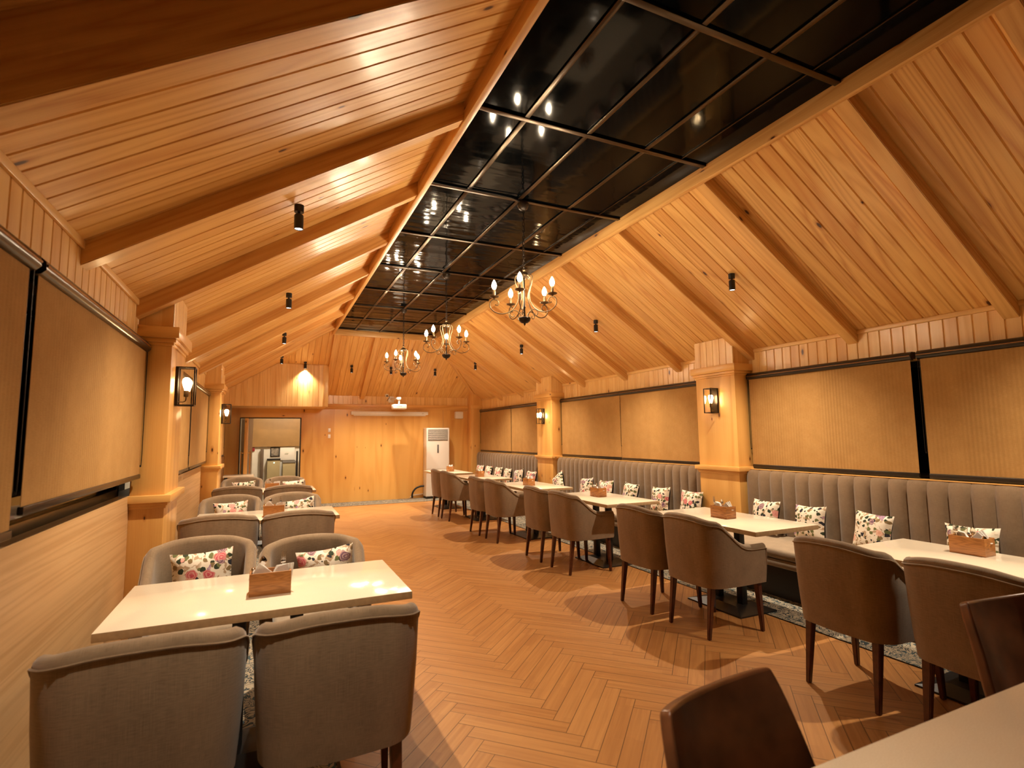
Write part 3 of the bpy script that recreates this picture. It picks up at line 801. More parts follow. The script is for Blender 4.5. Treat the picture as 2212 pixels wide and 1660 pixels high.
# ---------------- tables
def make_table(lx, ly, label, loc, group):
    t = thing('dining_table', label, 'table', loc, 0, group)
    mb = MB(); mb.box((-lx/2, -ly/2, 0.714), (lx/2, ly/2, 0.75), 0.003, 0); edge_band(mb.build('tabletop', M['top'], t))
    along = lx > ly
    for s in (-1, 1):
        mb = MB(); cx, cy = (s*0.13, 0) if along else (0, s*0.13)
        mb.box((cx-0.03, cy-0.03, 0.03), (cx+0.03, cy+0.03, 0.715), 0.003); mb.build('column', M['steel_black'], t)
    bx, by = (0.30, 0.21) if along else (0.21, 0.30)
    mb = MB(); r0 = [(-bx, -by), (bx, -by), (bx, by), (-bx, by)]
    mb.loft([[(x, y, 0.0) for x, y in r0], [(x, y, 0.012) for x, y in r0], [(x*0.55, y*0.55, 0.05) for x, y in r0]], True, True, True)
    mb.build('base_plate', M['steel_black'], t, smooth=20)
    return t
TG = 'cream topped tables along the banquette'
RT = [(3.73, 1.70), (3.735, 3.575), (3.68, 5.44), (3.66, 7.28), (3.60, 9.24), (3.52, 10.98)]
t0 = None
for i, (x, y) in enumerate(RT):
    lab = 'cream topped table along the banquette, %s from the camera' % (['first', 'second', 'third', 'fourth', 'fifth', 'sixth and last'][i])
    if t0 is None: t0 = make_table(0.71, 1.24, lab, (x, y, 0), TG)
    else: dup(t0, (x, y, 0), 0, lab, TG)
TG2 = 'cream topped tables along the left wall'
LT = [(0.032, 3.003, 'nearest cream topped table at the left wall, four tub chairs round it'), (0.03, 5.86, 'middle cream topped table at the left wall'), (0.03, 8.64, 'farthest cream topped table of the left row')]
t1 = None
for x, y, lab in LT:
    if t1 is None: t1 = make_table(1.265, 0.745, lab, (x, y, 0), TG2)
    else: dup(t1, (x, y, 0), 0, lab, TG2)
# side table by the door
st = thing('side_table', 'small pale side table beside the entrance door handles', 'table', (-0.52, 12.50, 0))
mb = MB(); mb.box((-0.28, -0.26, 0.715), (0.28, 0.24, 0.75), 0.004, 0); mb.build('tabletop', M['top'], st)
for sx in (-1, 1):
    for sy in (-1, 1):
        mb = MB(); mb.box((sx*0.24-0.02, sy*0.2-0.02, 0), (sx*0.24+0.02, sy*0.2+0.02, 0.715), 0.003); mb.build('leg', M['steel_black'], st)
# foreground table
ft = thing('dining_table', 'cream topped table cut off by the bottom right corner of the photo', 'table', (2.05, 0.49, 0))
mb = MB(); mb.box((-1.15, -0.38, 0.712), (1.15, 0.385, 0.75), 0.004, 0); edge_band(mb.build('tabletop', M['top'], ft))
for s in (-1, 1):
    mb = MB(); mb.box((s*0.6-0.03, -0.03, 0.03), (s*0.6+0.03, 0.03, 0.715), 0.003); mb.build('column', M['steel_black'], ft)
mb = MB(); mb.box((-0.8, -0.22, 0), (0.8, 0.22, 0.03), 0.006); mb.build('base_plate', M['steel_black'], ft)

# ---------------- brown leather chairs in the foreground
def make_leather():
    root = thing('leather_chair', '', 'chair')
    # bent shell seat and back; local: faces -Y, back top at y=+0.22
    prof = [(-0.24, 0.43), (-0.20, 0.455), (-0.10, 0.45), (0.02, 0.44), (0.10, 0.455), (0.145, 0.50), (0.172, 0.58), (0.203, 0.68), (0.240, 0.78), (0.262, 0.835)]
    prof = smooth_path([(0, a, c) for a, c in prof], 3)
    def sect(i, off):
        t = i/(len(prof)-1); p = prof[i]
        q = prof[min(i+1, len(prof)-1)]-prof[max(i-1, 0)]; nn = Vector((0, -q.z, q.y)).normalized()
        hw = 0.205+0.062*min(1, max(0, (1-t)/0.35))
        ring = []
        for j in range(13):
            s_ = -1+j/6
            curl = 0.055*abs(s_)**2.4
            c = p + nn*(off+curl)
            ring.append((s_*hw, c.y, c.z))
        return ring
    mb = MB(); rings = []
    for i in range(len(prof)):
        a = sect(i, 0.020); c = sect(i, -0.020)
        rings.append(a + c[::-1])
    mb.loft(rings, True, True, True)
    bmesh.ops.recalc_face_normals(mb.bm, faces=mb.bm.faces[:])
    sh = mb.build('shell', M['leather'], root, smooth=60)
    md = sh.modifiers.new('soft', 'BEVEL'); md.width = 0.010; md.segments = 3; md.limit_method = 'ANGLE'
    for sx in (-1, 1):
        for (ty, by) in ((-0.16, -0.22), (0.10, 0.20)):
            mb = MB(); mb.tube([(sx*0.17, ty, 0.445), (sx*0.215, by, 0.0)], [0.017, 0.011], 10); mb.build('leg', M['pillar_pine'], root)
    return root
lc = make_leather(); lc.location = (1.10, 0.865, -0.0); lc.rotation_euler = (0, 0, 0.16); lc['label'] = 'brown leather chair at the foreground table, left one against the parquet'; lc['group'] = 'brown leather chairs at the foreground table'
dup(lc, (2.58, 0.935, 0), -0.12, 'brown leather chair at the foreground table, dark one at the right photo edge', 'brown leather chairs at the foreground table')

# ---------------- caddies and what stands in them
def make_caddy():
    r = thing('cutlery_caddy', '', 'caddy')
    mb = MB(); L_, W_, H_, t = 0.0925, 0.0575, 0.105, 0.008
    mb.box((-L_, -W_, 0), (L_, -W_+t, H_), 0.001, 0); mb.box((-L_, W_-t, 0), (L_, W_, H_), 0.001, 0)
    mb.box((-L_, -W_+t, 0), (-L_+t, W_-t, H_), 0.001, 1); mb.box((L_-t, -W_+t, 0), (L_, W_-t, H_), 0.001, 1)
    mb.box((-L_+t, -W_+t, 0), (L_-t, W_-t, 0.008), 0, 0)
    mb.build('body', M['caddy'], r)
    mb = MB(); mb.box((-0.004, -W_+t, 0.008), (0.004, W_-t, H_-0.012), 0.001, 1); mb.build('divider', M['caddy'], r)
    return r
def napkin_mesh():
    mb = MB()
    # folded paper triangle, several leaves thick
    for k in range(3):
        y = -0.012+k*0.009; d = 0.007
        mb.prism([(-0.05, 0.0), (0.05, 0.0), (0.045-0.006*k, 0.055), (-0.03+0.012*k, 0.088-0.004*k)], 1, y, y+d, 0)
    bmesh.ops.bevel(mb.bm, geom=mb.bm.edges[:], offset=0.0015, segments=2, affect='EDGES')
    return mb
def spoon_mesh():
    mb = MB()
    mb.tube([(0, 0, 0), (0.0, 0.001, 0.07), (0, 0.004, 0.11)], [0.003, 0.0022, 0.003], 6)
    rings = []
    for i in range(7):
        t = i/6; z = 0.108+0.05*t; w = 0.017*math.sin(PI*(0.08+0.9*t))
        rings.append([(math.cos(a)*w, 0.004-0.005*math.sin(PI*t)+math.sin(a)*0.0018, z) for a in [2*PI*j/10 for j in range(10)]])
    mb.loft(rings, True, True, True); return mb
def fork_mesh():
    mb = MB()
    mb.tube([(0, 0, 0), (0, 0.001, 0.07), (0, 0.003, 0.115)], [0.003, 0.0022, 0.003], 6)
    mb.box((-0.011, 0.001, 0.113), (0.011, 0.004, 0.130), 0.001)
    for j in range(4): mb.tube([(-0.0095+j*0.0063, 0.0025, 0.128), (-0.0095+j*0.0063, 0.0015, 0.172)], [0.0019, 0.0011], 6)
    return mb
def shaker(parent_name):
    r = thing('salt_shaker', '', 'shaker')
    mb = MB(); mb.lathe([(0.014, 0), (0.016, 0.004), (0.015, 0.05), (0.011, 0.062)], 14); mb.build('jar', M['tumbler'], r)
    mb = MB(); mb.lathe([(0.012, 0.060), (0.0135, 0.063), (0.013, 0.075), (0.008, 0.083), (0.0, 0.085)], 14); mb.build('cap', M['chrome'], r)
    return r
CAD = make_caddy(); NAP = napkin_mesh().build('napkin', M['paper'], smooth=30); SPO = spoon_mesh().build('spoon', M['chrome']); FOR = fork_mesh().build('fork', M['chrome']); SHK = shaker('x')
used = set()
def put(proto, loc, rot, label, cat, group):
    if proto.name in used:
        o = dup(proto, loc, 0, label, group, rot)
    else:
        used.add(proto.name); o = proto; o.location = loc; o.rotation_euler = rot; o['label'] = label; o['group'] = group
    o['category'] = cat; return o
Z = 0.75
CADS = [(0.033, 2.935, 0, 'the nearest left table'), (0.075, 5.72, 0, 'the middle left table'), (0.08, 8.52, 0, 'the farthest left table'),
        (3.935, 1.845, PI/2, 'the first banquette table'), (3.725, 3.60, PI/2, 'the second banquette table'), (3.695, 5.535, PI/2, 'the third banquette table'),
        (3.61, 7.265, PI/2, 'the fourth banquette table'), (3.60, 9.30, PI/2, 'the fifth banquette table'), (3.60, 11.05, PI/2, 'the last banquette table, by the air conditioner')]
for i, (x, y, rz, where) in enumerate(CADS):
    put(CAD, (x, y, Z), (0, 0, rz), 'brown wooden cutlery caddy on '+where, 'caddy', 'wooden cutlery caddies on the tables')
    c, s = math.cos(rz), math.sin(rz)
    W = lambda a, b_, z: (x+a*c-b_*s, y+a*s+b_*c, Z+z)
    put(NAP, W(-0.050, -0.012, 0.058), (0.12, 0.30, rz+0.15), 'folded napkin, left half of the caddy on '+where, 'napkin', 'folded napkins in the caddies')
    put(NAP, W(0.048, -0.008, 0.058), (0.1, -0.32, rz+PI-0.2), 'folded napkin, right half of the caddy on '+where, 'napkin', 'folded napkins in the caddies')
    put(SPO, W(0.0-0.018, 0.030, 0.012), (-0.10, -0.12, rz), 'upright steel spoon in the caddy on '+where, 'spoon', 'spoons in the caddies')
    if i in (0, 1, 3, 4, 5, 7):
        put(FOR, W(0.048, 0.030, 0.012), (-0.06, 0.08, rz), 'upright steel fork, tines up, in the caddy on '+where, 'fork', 'forks in the caddies')
    if i in (0, 1, 2, 3):
        put(SHK, W(-0.078, 0.025, 0.035), (0, 0, 0), 'steel capped shaker at the left end of the caddy on '+where, 'shaker', 'shakers in the caddies')
        put(SHK, W(0.078, 0.005, 0.035), (0, 0, 0), 'steel capped shaker at the right end of the caddy on '+where, 'shaker', 'shakers in the caddies')
# glass in the first banquette caddy
mb = MB(); mb.lathe([(0.020, 0.0), (0.024, 0.004), (0.030, 0.085)], 20, cap1=False); mb.lathe([(0.0285, 0.085), (0.0225, 0.008), (0.0, 0.008)], 20, cap0=False, cap1=False)
g = mb.build('tumbler', M['tumbler']); g.location = (3.935+0.015, 1.895, 0.75+0.07); tag(g, 'clear drinking glass standing in the nearest banquette table caddy', 'glass')

# ---------------- banquette
def banquette(y0, y1, b0, b1, label):
    r = thing('banquette', label, 'bench', (4.55, (y0+y1)/2, 0), 0, 'channel tufted banquettes along the right wall')
    oy = (y0+y1)/2; ox = 4.55
    X = lambda x: x-ox
    # back with vertical channels
    mb = MB(); n = max(1, round((b1-b0)/0.1465)); pw = (b1-b0)/n
    for k in range(n):
        a = b0+k*pw-oy; rings = []
        zs = [0.40, 0.70, 1.0, 1.06, 1.085, 1.098]
        for z in zs:
            sh = 0 if z <= 1.0 else (z-1.0)/0.098
            ring = []
            for j in range(9):
                t = j/8; bulge = 0.034*(math.sin(PI*t)**0.55)
                ring.append((X(4.90)-bulge*(1-0.75*sh**2)-0.045*math.sqrt(max(0, 1-sh**2))+0.0, a+pw*t, z))
            rings.append(ring)
        mb.loft(rings, False)
        mb.quad([(X(4.90), a, 1.098), (X(4.90), a+pw, 1.098), (X(4.99), a+pw, 1.098), (X(4.99), a, 1.098)])
    mb.box((X(4.90), b0-oy, 0.0), (X(4.99), b1-oy, 1.09))
    mb.build('back', M['bench'], r, smooth=60, recalc=False)
    mb = MB(); mb.box((X(4.885), b0-oy, 1.098), (X(4.995), b1-oy, 1.105), 0.002, 1); mb.build('ledge', M['pillar_pine'], r)
    mb = MB(); mb.box((X(4.20), y0-oy+0.004, 0.365), (X(4.745), y1-oy-0.004, 0.455), 0.03, 1, 4); 
    mb.build('seat', M['seat'], r, smooth=60)
    mb = MB(); mb.box((X(4.215), y0-oy, 0.285), (X(4.755), y1-oy, 0.358), 0.02, 1, 3); mb.build('seat_base', M['seat'], r, smooth=60)
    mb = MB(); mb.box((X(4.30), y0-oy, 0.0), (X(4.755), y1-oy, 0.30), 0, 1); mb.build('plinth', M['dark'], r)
    if b1-b0 < y1-y0 - 0.1 or True:
        mb = MB(); mb.box((X(4.74), b0-oy, 0.30), (X(4.90), b1-oy, 0.45), 0.01, 1); mb.build('seat_back_edge', M['seat'], r)
    return r
banquette(-1.0, 4.325, -1.0, 4.325, 'taupe channelled banquette nearest the camera, before the first pillar')
banquette(4.945, 8.565, 4.945, 8.565, 'taupe channelled banquette between the two right-hand pillars')
banquette(9.205, 12.69, 9.205, 12.69, 'taupe channelled banquette in the far right corner')

# ---------------- cushions
def make_cushion(S=0.34, T=0.065):
    r = thing('cushion', '', 'cushion'); N = 14
    def surf(sign):
        mb = MB(); V = []
        for i in range(N+1):
            row = []
            for j in range(N+1):
                a, c = -1+2*i/N, -1+2*j/N
                px = a*(1-0.09*(1-c*c)); py = c*(1-0.09*(1-a*a))
                h = T*((1-a**4)*(1-c**4))**0.6*(1+0.10*math.sin(3*a+1)*math.cos(2.5*c))
                row.append(mb.bm.verts.new((px*S/2, py*S/2, sign*h)))
            V.append(row)
        for i in range(N):
            for j in range(N):
                q = [V[i][j], V[i+1][j], V[i+1][j+1], V[i][j+1]]
                if sign < 0: q = q[::-1]
                f = mb.bm.faces.new(q)
                for lp in f.loops: lp[mb.uv].uv = (lp.vert.co.x+0.5, lp.vert.co.y+0.5)
        return mb
    surf(1).build('front', M['floral'], r, smooth=80, recalc=False)
    surf(-1).build('back', M['black_cloth'], r, smooth=80, recalc=False)
    return r
CU = make_cushion()
def cushion(loc, facing, lean, roll, label, group):
    """facing: world direction angle of the printed side; lean: radians back from vertical"""
    m = Matrix.Rotation(facing, 3, 'Z') @ Matrix.Rotation(-lean, 3, 'Y') @ Matrix.Rotation(PI/2, 3, 'Y') @ Matrix.Rotation(PI/2+roll, 3, 'Z')
    return put(CU, loc, m.to_euler(), label, 'cushion', group)
CG1 = 'floral cushions on the banquette'; CG2 = 'floral cushions on the left row chairs'
BC = [(4.62, 2.19, 0.02, 'floral cushion on the banquette behind the nearest cutlery caddy'),
      (4.64, 2.90, -0.04, 'floral cushion on the banquette, its whole front clear of the tables'),
      (4.62, 3.46, 0.05, 'floral cushion on the banquette at the near corner of the second table'),
      (4.64, 3.97, 0.0, 'floral cushion on the nearest banquette tucked beside the first pillar'),
      (4.64, 5.03, 0.0, 'floral cushion on the middle banquette just past the first pillar'),
      (4.62, 5.56, 0.06, 'floral cushion on the middle banquette, second past the first pillar'),
      (4.64, 6.22, -0.05, 'floral cushion on the middle banquette, third past the first pillar'),
      (4.62, 6.80, 0.04, 'floral cushion behind the third table caddy, right of two there'),
      (4.60, 7.30, 0.10, 'floral cushion behind the third table caddy, left of two there'),
      (4.50, 8.02, 0.55, 'floral cushion tipped on one corner beside the second pillar'),
      (4.64, 9.35, 0.0, 'floral cushion half hidden behind the second pillar edge'),
      (4.60, 9.83, 0.12, 'floral cushion on the far banquette behind the fourth caddy'),
      (4.62, 10.42, 0.0, 'floral cushion on the far banquette, third counted from the second pillar'),
      (4.62, 10.92, 0.04, 'floral cushion on the far banquette, fourth counted from the second pillar'),
      (4.62, 11.50, -0.03, 'floral cushion on the far banquette, next to last before the corner'),
      (4.62, 12.05, 0.03, 'floral cushion on the far banquette, last one in the corner')]
for x, y, roll, lab in BC:
    cushion((x+0.05, y, 0.640+0.035*abs(roll)*2), PI+random.uniform(-.12, .12), 0.20, roll, lab, CG1)
LCU = [(-0.335, 3.80, 0.05, 'floral cushion on the wall side chair facing us at the nearest left table'), (0.36, 3.54, 0.10, 'floral cushion on the aisle side chair facing us at the nearest left table'),
       (-0.335, 6.58, 0.04, 'floral cushion on the wall side chair facing us at the middle left table'), (0.36, 6.52, 0.16, 'floral cushion on the aisle side chair facing us at the middle left table'),
       (-0.32, 9.58, 0.05, 'floral cushion on the wall side chair facing us at the farthest left table'), (0.42, 9.40, 0.08, 'floral cushion on the aisle side chair facing us at the farthest left table')]
for x, y, roll, lab in LCU: cushion((x, y, 0.652), -PI/2+random.uniform(-.08, .08), 0.20, roll, lab, CG2)

# ---------------- roller blinds
def blind(side, y0, y1, zb, label, ia=0.018, ib=0.018):
    X = XL if side < 0 else XR; sg = 1 if side < 0 else -1
    r = thing('roller_blind', label, 'blind', (X, (y0+y1)/2, 0), 0, 'tan roller blinds on the %s windows' % ('left' if side < 0 else 'right'))
    h = (y1-y0)/2; xf = sg*0.052
    mb = MB(); prof = [(0.002, 2.172), (0.055, 2.172), (0.078, 2.150), (0.080, 2.120), (0.065, 2.104), (0.040, 2.100), (0.040, 2.112), (0.002, 2.112)]
    mb.prism([(sg*a, c) for a, c in prof], 1, -h, h, 1); mb.build('cassette', M['blind_metal'], r, smooth=50)
    mb = MB(); mb.tube([(sg*0.079, -h+0.004, 2.136), (sg*0.079, h-0.004, 2.136)], 0.006, 8); mb.build('bead', plain('highlight_bead', (.30, .2, .12), .25, 1.0) if 'highlight_bead' not in bpy.data.materials else bpy.data.materials['highlight_bead'], r)  # slim rod added as the highlight streak along the cassette
    mb = MB(); a, c = sorted((xf-sg*0.001, xf+sg*0.001))
    mb.box((a, -h+ia, zb+0.02), (c, h-ib, 2.115), 0, 2); 
    o = mb.build('fabric', M['blind'], r, smooth=0)
    for f in o.data.polygons:
        for li in f.loop_indices:
            v = o.data.vertices[o.data.loops[li].vertex_index].co; o.data.uv_layers[0].data[li].uv = (v.z, v.y)
    mb = MB(); a, c = sorted((xf-sg*0.010, xf+sg*0.010)); mb.box((a, -h+ia*0.9, zb-(0.004 if side < 0 else 0.010)), (c, h-ib*0.9, zb+(0.026 if side < 0 else 0.032)), 0.005, 1); mb.build('bottom_bar', M['blind_metal'], r)
    e = h-0.008
    mb = MB(); mb.tube(smooth_path([(sg*0.05, e-0.004, 2.11), (sg*0.05, e-0.004, 1.40), (sg*0.055, e+0.001, 1.33), (sg*0.06, e+0.006, 1.40), (sg*0.06, e+0.006, 2.11)], 5), 0.0022, 6); mb.build('chain', M['iron'], r)
    return r
def blinds(side):
    s = 'left' if side < 0 else 'right'
    zb = 1.25 if side < 0 else 1.120
    if side < 0:
        blind(-1, 2.41, 4.325, 1.245, 'tan roller blind on the left wall just before the first pillar')
        blind(-1, 0.45, 2.365, 1.178, 'tan roller blind at the left photo edge, drawn lowest')
        blind(-1, 6.78, 8.56, 1.17, 'tan roller blind between the left pillars, farther half'); blind(-1, 4.95, 6.74, 1.17, 'tan roller blind between the left pillars, half hidden by the first pillar')
        blind(-1, 9.21, 11.8, 1.17, 'tan roller blind on the left wall beyond the second pillar')
    else:
        blind(1, 2.62, 4.325, zb, 'tan roller blind on the right wall just before the first pillar')
        blind(1, 0.70, 2.58, zb, 'tan roller blind at the right photo edge')
        blind(1, 6.744, 8.565, zb, 'tan roller blind between the right pillars, farther half', 0.001, 0.018); blind(1, 4.945, 6.740, zb-0.006, 'tan roller blind between the right pillars, nearer half', 0.018, 0.001)
        blind(1, 10.81, 12.69, zb, 'tan roller blind in the far right corner bay, farther half', 0.007, 0.018); blind(1, 9.205, 10.80, zb, 'tan roller blind in the far right bay, beside the second pillar', 0.018, 0.007)
blinds(-1); blinds(1)

# ---------------- wall lanterns
def make_sconce():
    r = thing('wall_lantern', '', 'lamp'); w, d, h, b = 0.055, 0.125, 0.145, 0.0045
    mb = MB(); mb.box((0, -w, -h), (0.012, w, h), 0.002); mb.build('back_plate', M['iron'], r)
    mb = MB()
    for y in (-w, w-2*b):
        for x in (0.010, d-2*b): mb.box((x, y, -h), (x+2*b, y+2*b, h), 0.001)
        for z in (-h, h-2*b): mb.box((0.01, y, z), (d, y+2*b, z+2*b), 0.001)
    for z in (-h, h-2*b):
        mb.box((d-2*b, -w, z), (d, w, z+2*b), 0.001)
    mb.box((0.01, -w, h-0.003), (d, w, h), 0.001)
    mb.build('frame', M['iron'], r)
    for a, c in (((0.012, -w+0.002, -h+.008), (d-0.004, -w+0.004, h-.008)), ((0.012, w-0.004, -h+.008), (d-0.004, w-0.002, h-.008)), ((d-0.006, -w+.006, -h+.008), (d-0.004, w-.006, h-.008))):
        mb = MB(); mb.box(a, c); mb.build('pane', M['glass'], r, smooth=0)
    mb = MB(); mb.tube(smooth_path([(0.012, 0, -0.115), (0.045, 0, -0.115), (0.064, 0, -0.105), (0.066, 0, -0.075)], 5), 0.004, 8); mb.build('arm', M['bronze'], r)
    mb = MB(); mb.lathe([(0.012, -0.078), (0.016, -0.072), (0.016, -0.035), (0.013, -0.030)], 16, (0.066, 0, 0)); mb.build('socket', M['bronze'], r)
    mb = MB(); mb.lathe([(0.011, -0.032), (0.016, -0.015), (0.024, 0.010), (0.029, 0.035), (0.026, 0.054), (0.015, 0.066), (0.0, 0.070)], 18, (0.066, 0, 0), cap1=False); mb.build('bulb', M['edison'], r)
    return r
SC = make_sconce()
for i, (x, y, z, rz, lab) in enumerate(((XL+0.20, 4.60, 1.892, 0, 'black glass wall lantern on the first left pillar'), (XL+0.20, 8.88, 1.866, 0, 'black glass wall lantern on the second left pillar'),
        (XR-0.24, 4.64, 1.88, PI, 'black glass wall lantern on the first right pillar'), (XR-0.24, 8.92, 1.86, PI, 'black glass wall lantern on the second right pillar'))):
    put(SC, (x, y, z), (0, 0, rz), lab, 'lamp', 'wall lanterns on the pillars')

# ---------------- spotlights
def make_spot():
    r = thing('spotlight', '', 'lamp')       # origin: where it meets the slope, body hangs straight down
    mb = MB(); mb.lathe([(0.0, 0.005), (0.030, 0.005), (0.030, -0.042), (0.0, -0.042)], 18, cap0=False, cap1=False); mb.build('mount', M['steel_black'], r)
    mb = MB(); mb.tube([(0, 0, -0.04), (0, 0, -0.062)], 0.010, 10); mb.build('joint', M['steel_black'], r)
    mb = MB(); mb.lathe([(0.0, -0.060), (0.026, -0.060), (0.029, -0.066), (0.029, -0.155), (0.026, -0.158), (0.024, -0.150), (0.0, -0.150)], 20, cap0=False, cap1=False); mb.build('body', M['steel_black'], r)
    mb = MB(); mb.lathe([(0.0, -0.1505), (0.0235, -0.1505), (0.0235, -0.1535), (0, -0.1535)], 20, cap0=False, cap1=False); mb.build('lens', M['lens'], r)
    return r
SP = make_spot()
SPOTS = []
for i, y in enumerate((1.35, 3.64, 6.02, 8.42, 10.85)):
    x = 0.125+0.018*i; SPOTS.append((x, y, zl(x), 'L', 'black ceiling spotlight on the left slope, %s from the camera' % ['nearest overhead', 'first visible', 'second', 'third', 'fourth and last'][i]))
for i, y in enumerate((1.35, 3.68, 6.01, 8.29, 10.59)):
    x = (4.08, 4.07, 4.045, 4.01, 4.015)[i]; SPOTS.append((x, y, zr(x), 'R', 'black ceiling spotlight on the right slope, %s from the camera' % ['nearest overhead', 'first visible', 'second', 'third', 'fourth and last'][i]))
for i, x in enumerate((1.626, 2.485, 3.51)):
    SPOTS.append((x, 11.91, zh(11.91), 'H', 'black ceiling spotlight on the end slope, %s of three' % ['left', 'middle', 'right'][i]))
SPOTS.append((0.675, YBULK-0.055, 3.13, 'B', 'black ceiling spotlight washing the bulkhead above the entrance'))
for x, y, z, k, lab in SPOTS:
    o = put(SP, (x, y, z-(0.030 if k == 'L' else 0.012)), (0, 0, 0), lab, 'lamp', 'black ceiling spotlights')
    e = {'L': 200, 'R': 190, 'H': 50, 'B': 120}[k]
    l = light('spot_beam', 'SPOT', (0, 0, -0.165), e, (1.0, 0.83, 0.62), o, spot_size=math.radians(108 if k != 'B' else 27), spot_blend=1.0, shadow_soft_size=0.022)

# ---------------- chandeliers
def make_chandelier():
    r = thing('chandelier', '', 'chandelier')           # origin at the ceiling
    z0 = -3.605
    Zc = lambda z: z+z0
    mb = MB(); mb.lathe([(0.0, 0.0), (0.055, 0.0), (0.055, -0.012), (0.040, -0.045), (0.018, -0.060), (0.0, -0.062)], 20, cap0=False, cap1=False); mb.build('canopy', M['iron'], r)
    mb = MB(); z = -0.058; k = 0
    while z > Zc(2.985):
        pts = []
        for j in range(12):
            a = 2*PI*j/12; u, v = 0.011*math.cos(a), 0.020*math.sin(a)
            pts.append((u, 0, z-0.016+v) if k % 2 else (0, u, z-0.016+v))
        mb.tube(pts, 0.0032, 6, closed=True); z -= 0.030; k += 1
    mb.tube(smooth_path([(0.006, 0, -0.05), (-0.01, 0.006, -0.2), (0.01, -0.006, -0.38), (0, 0, Zc(2.98))], 5), 0.003, 6)
    mb.build('chain', M['iron'], r)
    mb = MB(); mb.lathe([(0.006, 2.995), (0.014, 2.985), (0.010, 2.972), (0.034, 2.955), (0.052, 2.930), (0.046, 2.920), (0.020, 2.915), (0.0, 2.905)], 24, (0, 0, z0), cap1=False)
    for j in range(10):
        a = 2*PI*j/10; mb.tube([(0.045*math.cos(a), 0.045*math.sin(a), Zc(2.93)), (0.058*math.cos(a), 0.058*math.sin(a), Zc(2.912))], [0.008, 0.003], 6)
    mb.build('crown', M['bronze'], r)
    mb = MB(); mb.lathe([(0.007, 2.915), (0.007, 2.66), (0.013, 2.645), (0.007, 2.63), (0.010, 2.55)], 12, (0, 0, z0)); mb.build('stem', M['iron'], r)
    mb = MB(); mb.lathe([(0.0, 2.548), (0.054, 2.548), (0.056, 2.543), (0.048, 2.518), (0.030, 2.502), (0.010, 2.497), (0.009, 2.488), (0.003, 2.478), (0, 2.474)], 22, (0, 0, z0), cap0=False, cap1=False); mb.build('bowl', M['iron'], r)
    A = [(0.020, 2.935), (0.055, 2.940), (0.080, 2.918), (0.078, 2.87), (0.058, 2.80), (0.052, 2.73), (0.075, 2.66), (0.125, 2.605), (0.195, 2.580), (0.262, 2.592), (0.305, 2.630), (0.310, 2.675), (0.285, 2.705), (0.250, 2.703), (0.232, 2.678), (0.243, 2.655), (0.265, 2.660)]
    B = [(0.030, 2.545), (0.042, 2.585), (0.075, 2.612), (0.112, 2.608), (0.130, 2.580), (0.118, 2.556), (0.098, 2.556), (0.094, 2.572), (0.104, 2.580)]
    for k in range(5):
        a = math.radians(72*k); c, s = math.cos(a), math.sin(a)
        P = lambda rr, zz: (rr*c, rr*s, Zc(zz))
        mb = MB(); mb.tube(smooth_path([P(*q) for q in A], 5), 0.0048, 8); mb.tube(smooth_path([P(*q) for q in B], 5), 0.0038, 8)
        arm = mb.build('arm', M['bronze'], r, smooth=60)
        cx, cy = 0.272*c, 0.272*s
        mb = MB(); mb.lathe([(0.004, 2.706), (0.008, 2.716), (0.018, 2.722), (0.040, 2.730), (0.043, 2.737), (0.038, 2.735), (0.012, 2.733)], 18, (cx, cy, z0)); mb.build('drip_pan', M['bronze'], arm)
        mb = MB(); mb.lathe([(0.0125, 2.733), (0.0125, 2.795), (0.009, 2.800)], 14, (cx, cy, z0)); mb.build('candle_sleeve', M['bronze'], arm)
        mb = MB(); mb.lathe([(0.009, 2.798), (0.018, 2.812), (0.0225, 2.832), (0.019, 2.852), (0.010, 2.872), (0.003, 2.884), (0.0, 2.886)], 16, (cx, cy, z0), cap1=False); mb.build('bulb', M['bulb'], arm)
    return r
CHN = make_chandelier()
for i, (x, y, a, lab) in enumerate(((2.055, 4.176, -124, 'five candle brass chandelier nearest the camera'), (2.055, 6.47, 72, 'five candle brass chandelier in the middle of the three'), (1.995, 8.60, 87, 'five candle brass chandelier farthest from the camera'))):
    put(CHN, (x, y, 3.605), (0, 0, math.radians(a)), lab, 'chandelier', 'chandeliers under the ceiling well')
    mb = MB(); mb.tube(smooth_path([(TL+0.01, y-0.045, 3.625), (TL+0.25, y-0.05, 3.618), (TL+0.5, y-0.046, 3.624), (x-0.15, y-0.052, 3.617), (x, y-0.01, 3.60)], 5), 0.0045, 6)
    tag(mb.build('power_cable', M['rubber']), 'black cable along the ceiling rail to the %s chandelier' % ['nearest', 'middle', 'farthest'][i], 'cable', 'chandelier cables')

# ---------------- air conditioner, hose
ac = thing('air_conditioner', 'white floor standing air conditioner against the back wall', 'air conditioner', (3.817, 12.68, 0))
mb = MB(); mb.box((-0.29, 0, 0.05), (0.29, 0.30, 1.71), 0.012, 2, 3); mb.build('body', M['ac_white'], ac)
mb = MB(); mb.box((-0.285, 0.01, 0), (0.285, 0.29, 0.05), 0.004); mb.build('base', M['rubber'], ac)
mb = MB(); mb.box((-0.25, -0.006, 1.40), (0.25, 0.001, 1.67), 0.002); gr = mb.build('outlet', M['dark'], ac)
for k in range(11):
    mb = MB(); z = 1.415+k*0.023; mb.box((-0.245, -0.016, z), (0.245, -0.004, z+0.011), 0.003); mb.build('louver', M['ac_white'], gr)
mb = MB(); mb.box((-0.022, -0.006, 1.10), (0.022, 0.001, 1.30), 0.004); mb.build('display', M['grey'], ac)
mb = MB(); mb.box((-0.292, -0.004, 0.72), (0.292, 0.001, 0.728)); mb.box((-0.292, -0.004, 0.62), (0.292, 0.001, 0.625)); mb.build('seam', M['white_plastic'], ac)
